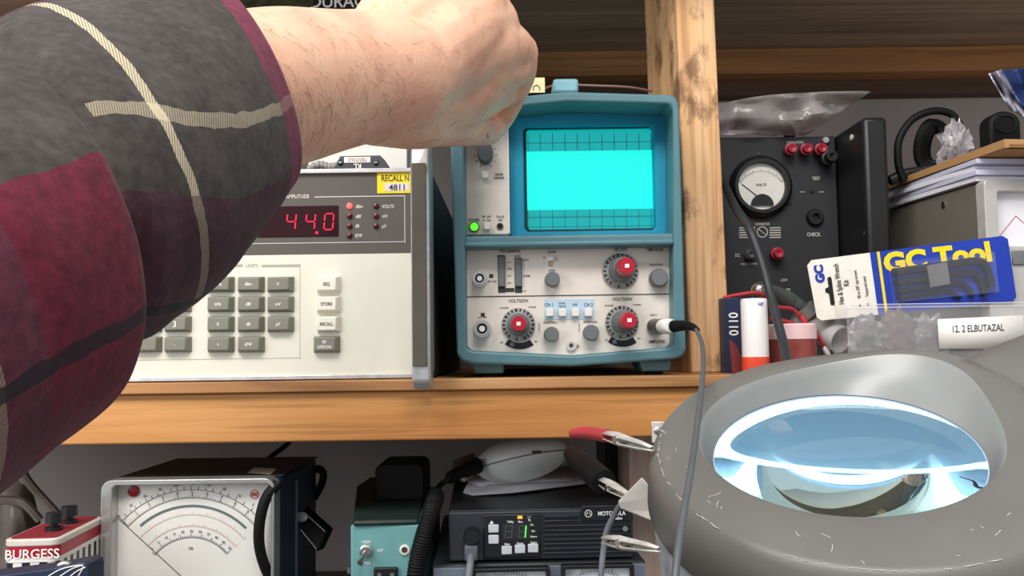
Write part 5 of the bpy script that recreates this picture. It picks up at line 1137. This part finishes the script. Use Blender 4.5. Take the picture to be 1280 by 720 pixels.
# thumb
cap([(470, 130, .565, .026), (515, 146, .60, .0215), (550, 153, .64, .0170)]); cap([(550, 153, .64, .0170), (572, 158, .665, .0148), (590, 160, .683, .0132)]); cap([(590, 160, .683, .0132), (602, 162, .695, .0126), (611, 163, .702, .0115)])
me = bpy.data.meshes.new('arm_and_hand'); me.from_pydata(mb.v, [], mb.f); me.materials.append(sk.m)
arm = bpy.data.objects.new('arm_and_hand', me); COL.objects.link(arm); arm.parent = person.o
rm_ = arm.modifiers.new('remesh', 'REMESH'); rm_.mode = 'VOXEL'; rm_.voxel_size = .0017; rm_.use_smooth_shade = True
sm = arm.modifiers.new('smooth', 'SMOOTH'); sm.factor = .5; sm.iterations = 18
dgp = bpy.context.evaluated_depsgraph_get(); ev = arm.evaluated_get(dgp)
nm = bpy.data.meshes.new_from_object(ev); arm.modifiers.clear(); old = arm.data; arm.data = nm; nm.name = 'arm_and_hand'; bpy.data.meshes.remove(old)
if not nm.materials: nm.materials.append(sk.m)
nm.polygons.foreach_set('use_smooth', [True]*len(nm.polygons))
bvh = BVHTree.FromPolygons([v.co for v in nm.vertices], [tuple(p.vertices) for p in nm.polygons])
# thumb nail
def onskin(px, py):
    o = person.l(CAM_O); h = bvh.ray_cast(o, (ray(px, py)).normalized()); return h[0], h[1]
h = onskin(614, 161)
if h[0] is not None:
    nrm = h[1]; q = nrm.to_track_quat('Z', 'Y').to_matrix(); MB().ell(h[0] - nrm*.0004, (.0058, .0075, .0013), 20, 10, q).build('thumbnail', mat('nail', '#dcb8a6', .25, var=.03), person.o)
# hair
mb = MB(); rnd = random.Random(11)
for i in range(210):
    px = rnd.triangular(290, 600, 350); py = rnd.triangular(5, 205, 150)
    loc, nr = onskin(px, py)
    if loc is None: continue
    a = rnd.gauss(.5, .8); tdir = (person.Ri @ (CAM_M @ Vector((math.cos(a), -math.sin(a), 0)))); tdir = (tdir - nr*tdir.dot(nr)).normalized(); sd = nr.cross(tdir)
    l = rnd.uniform(.005, .013); cv = rnd.uniform(-.4, .4)
    pts = [loc - nr*.0005, loc + tdir*l*.35 + nr*.0011 + sd*l*cv*.2, loc + tdir*l*.7 + nr*.0013 + sd*l*cv*.6, loc + tdir*l + nr*.0008 + sd*l*cv]
    mb.tube(pts, [.00011, .0001, .00008, .00004], 4)
ah = mb.build('arm_hair', mat('hair_brown', '#8a6148', .5, var=.2), person.o); ah['kind'] = 'stuff'
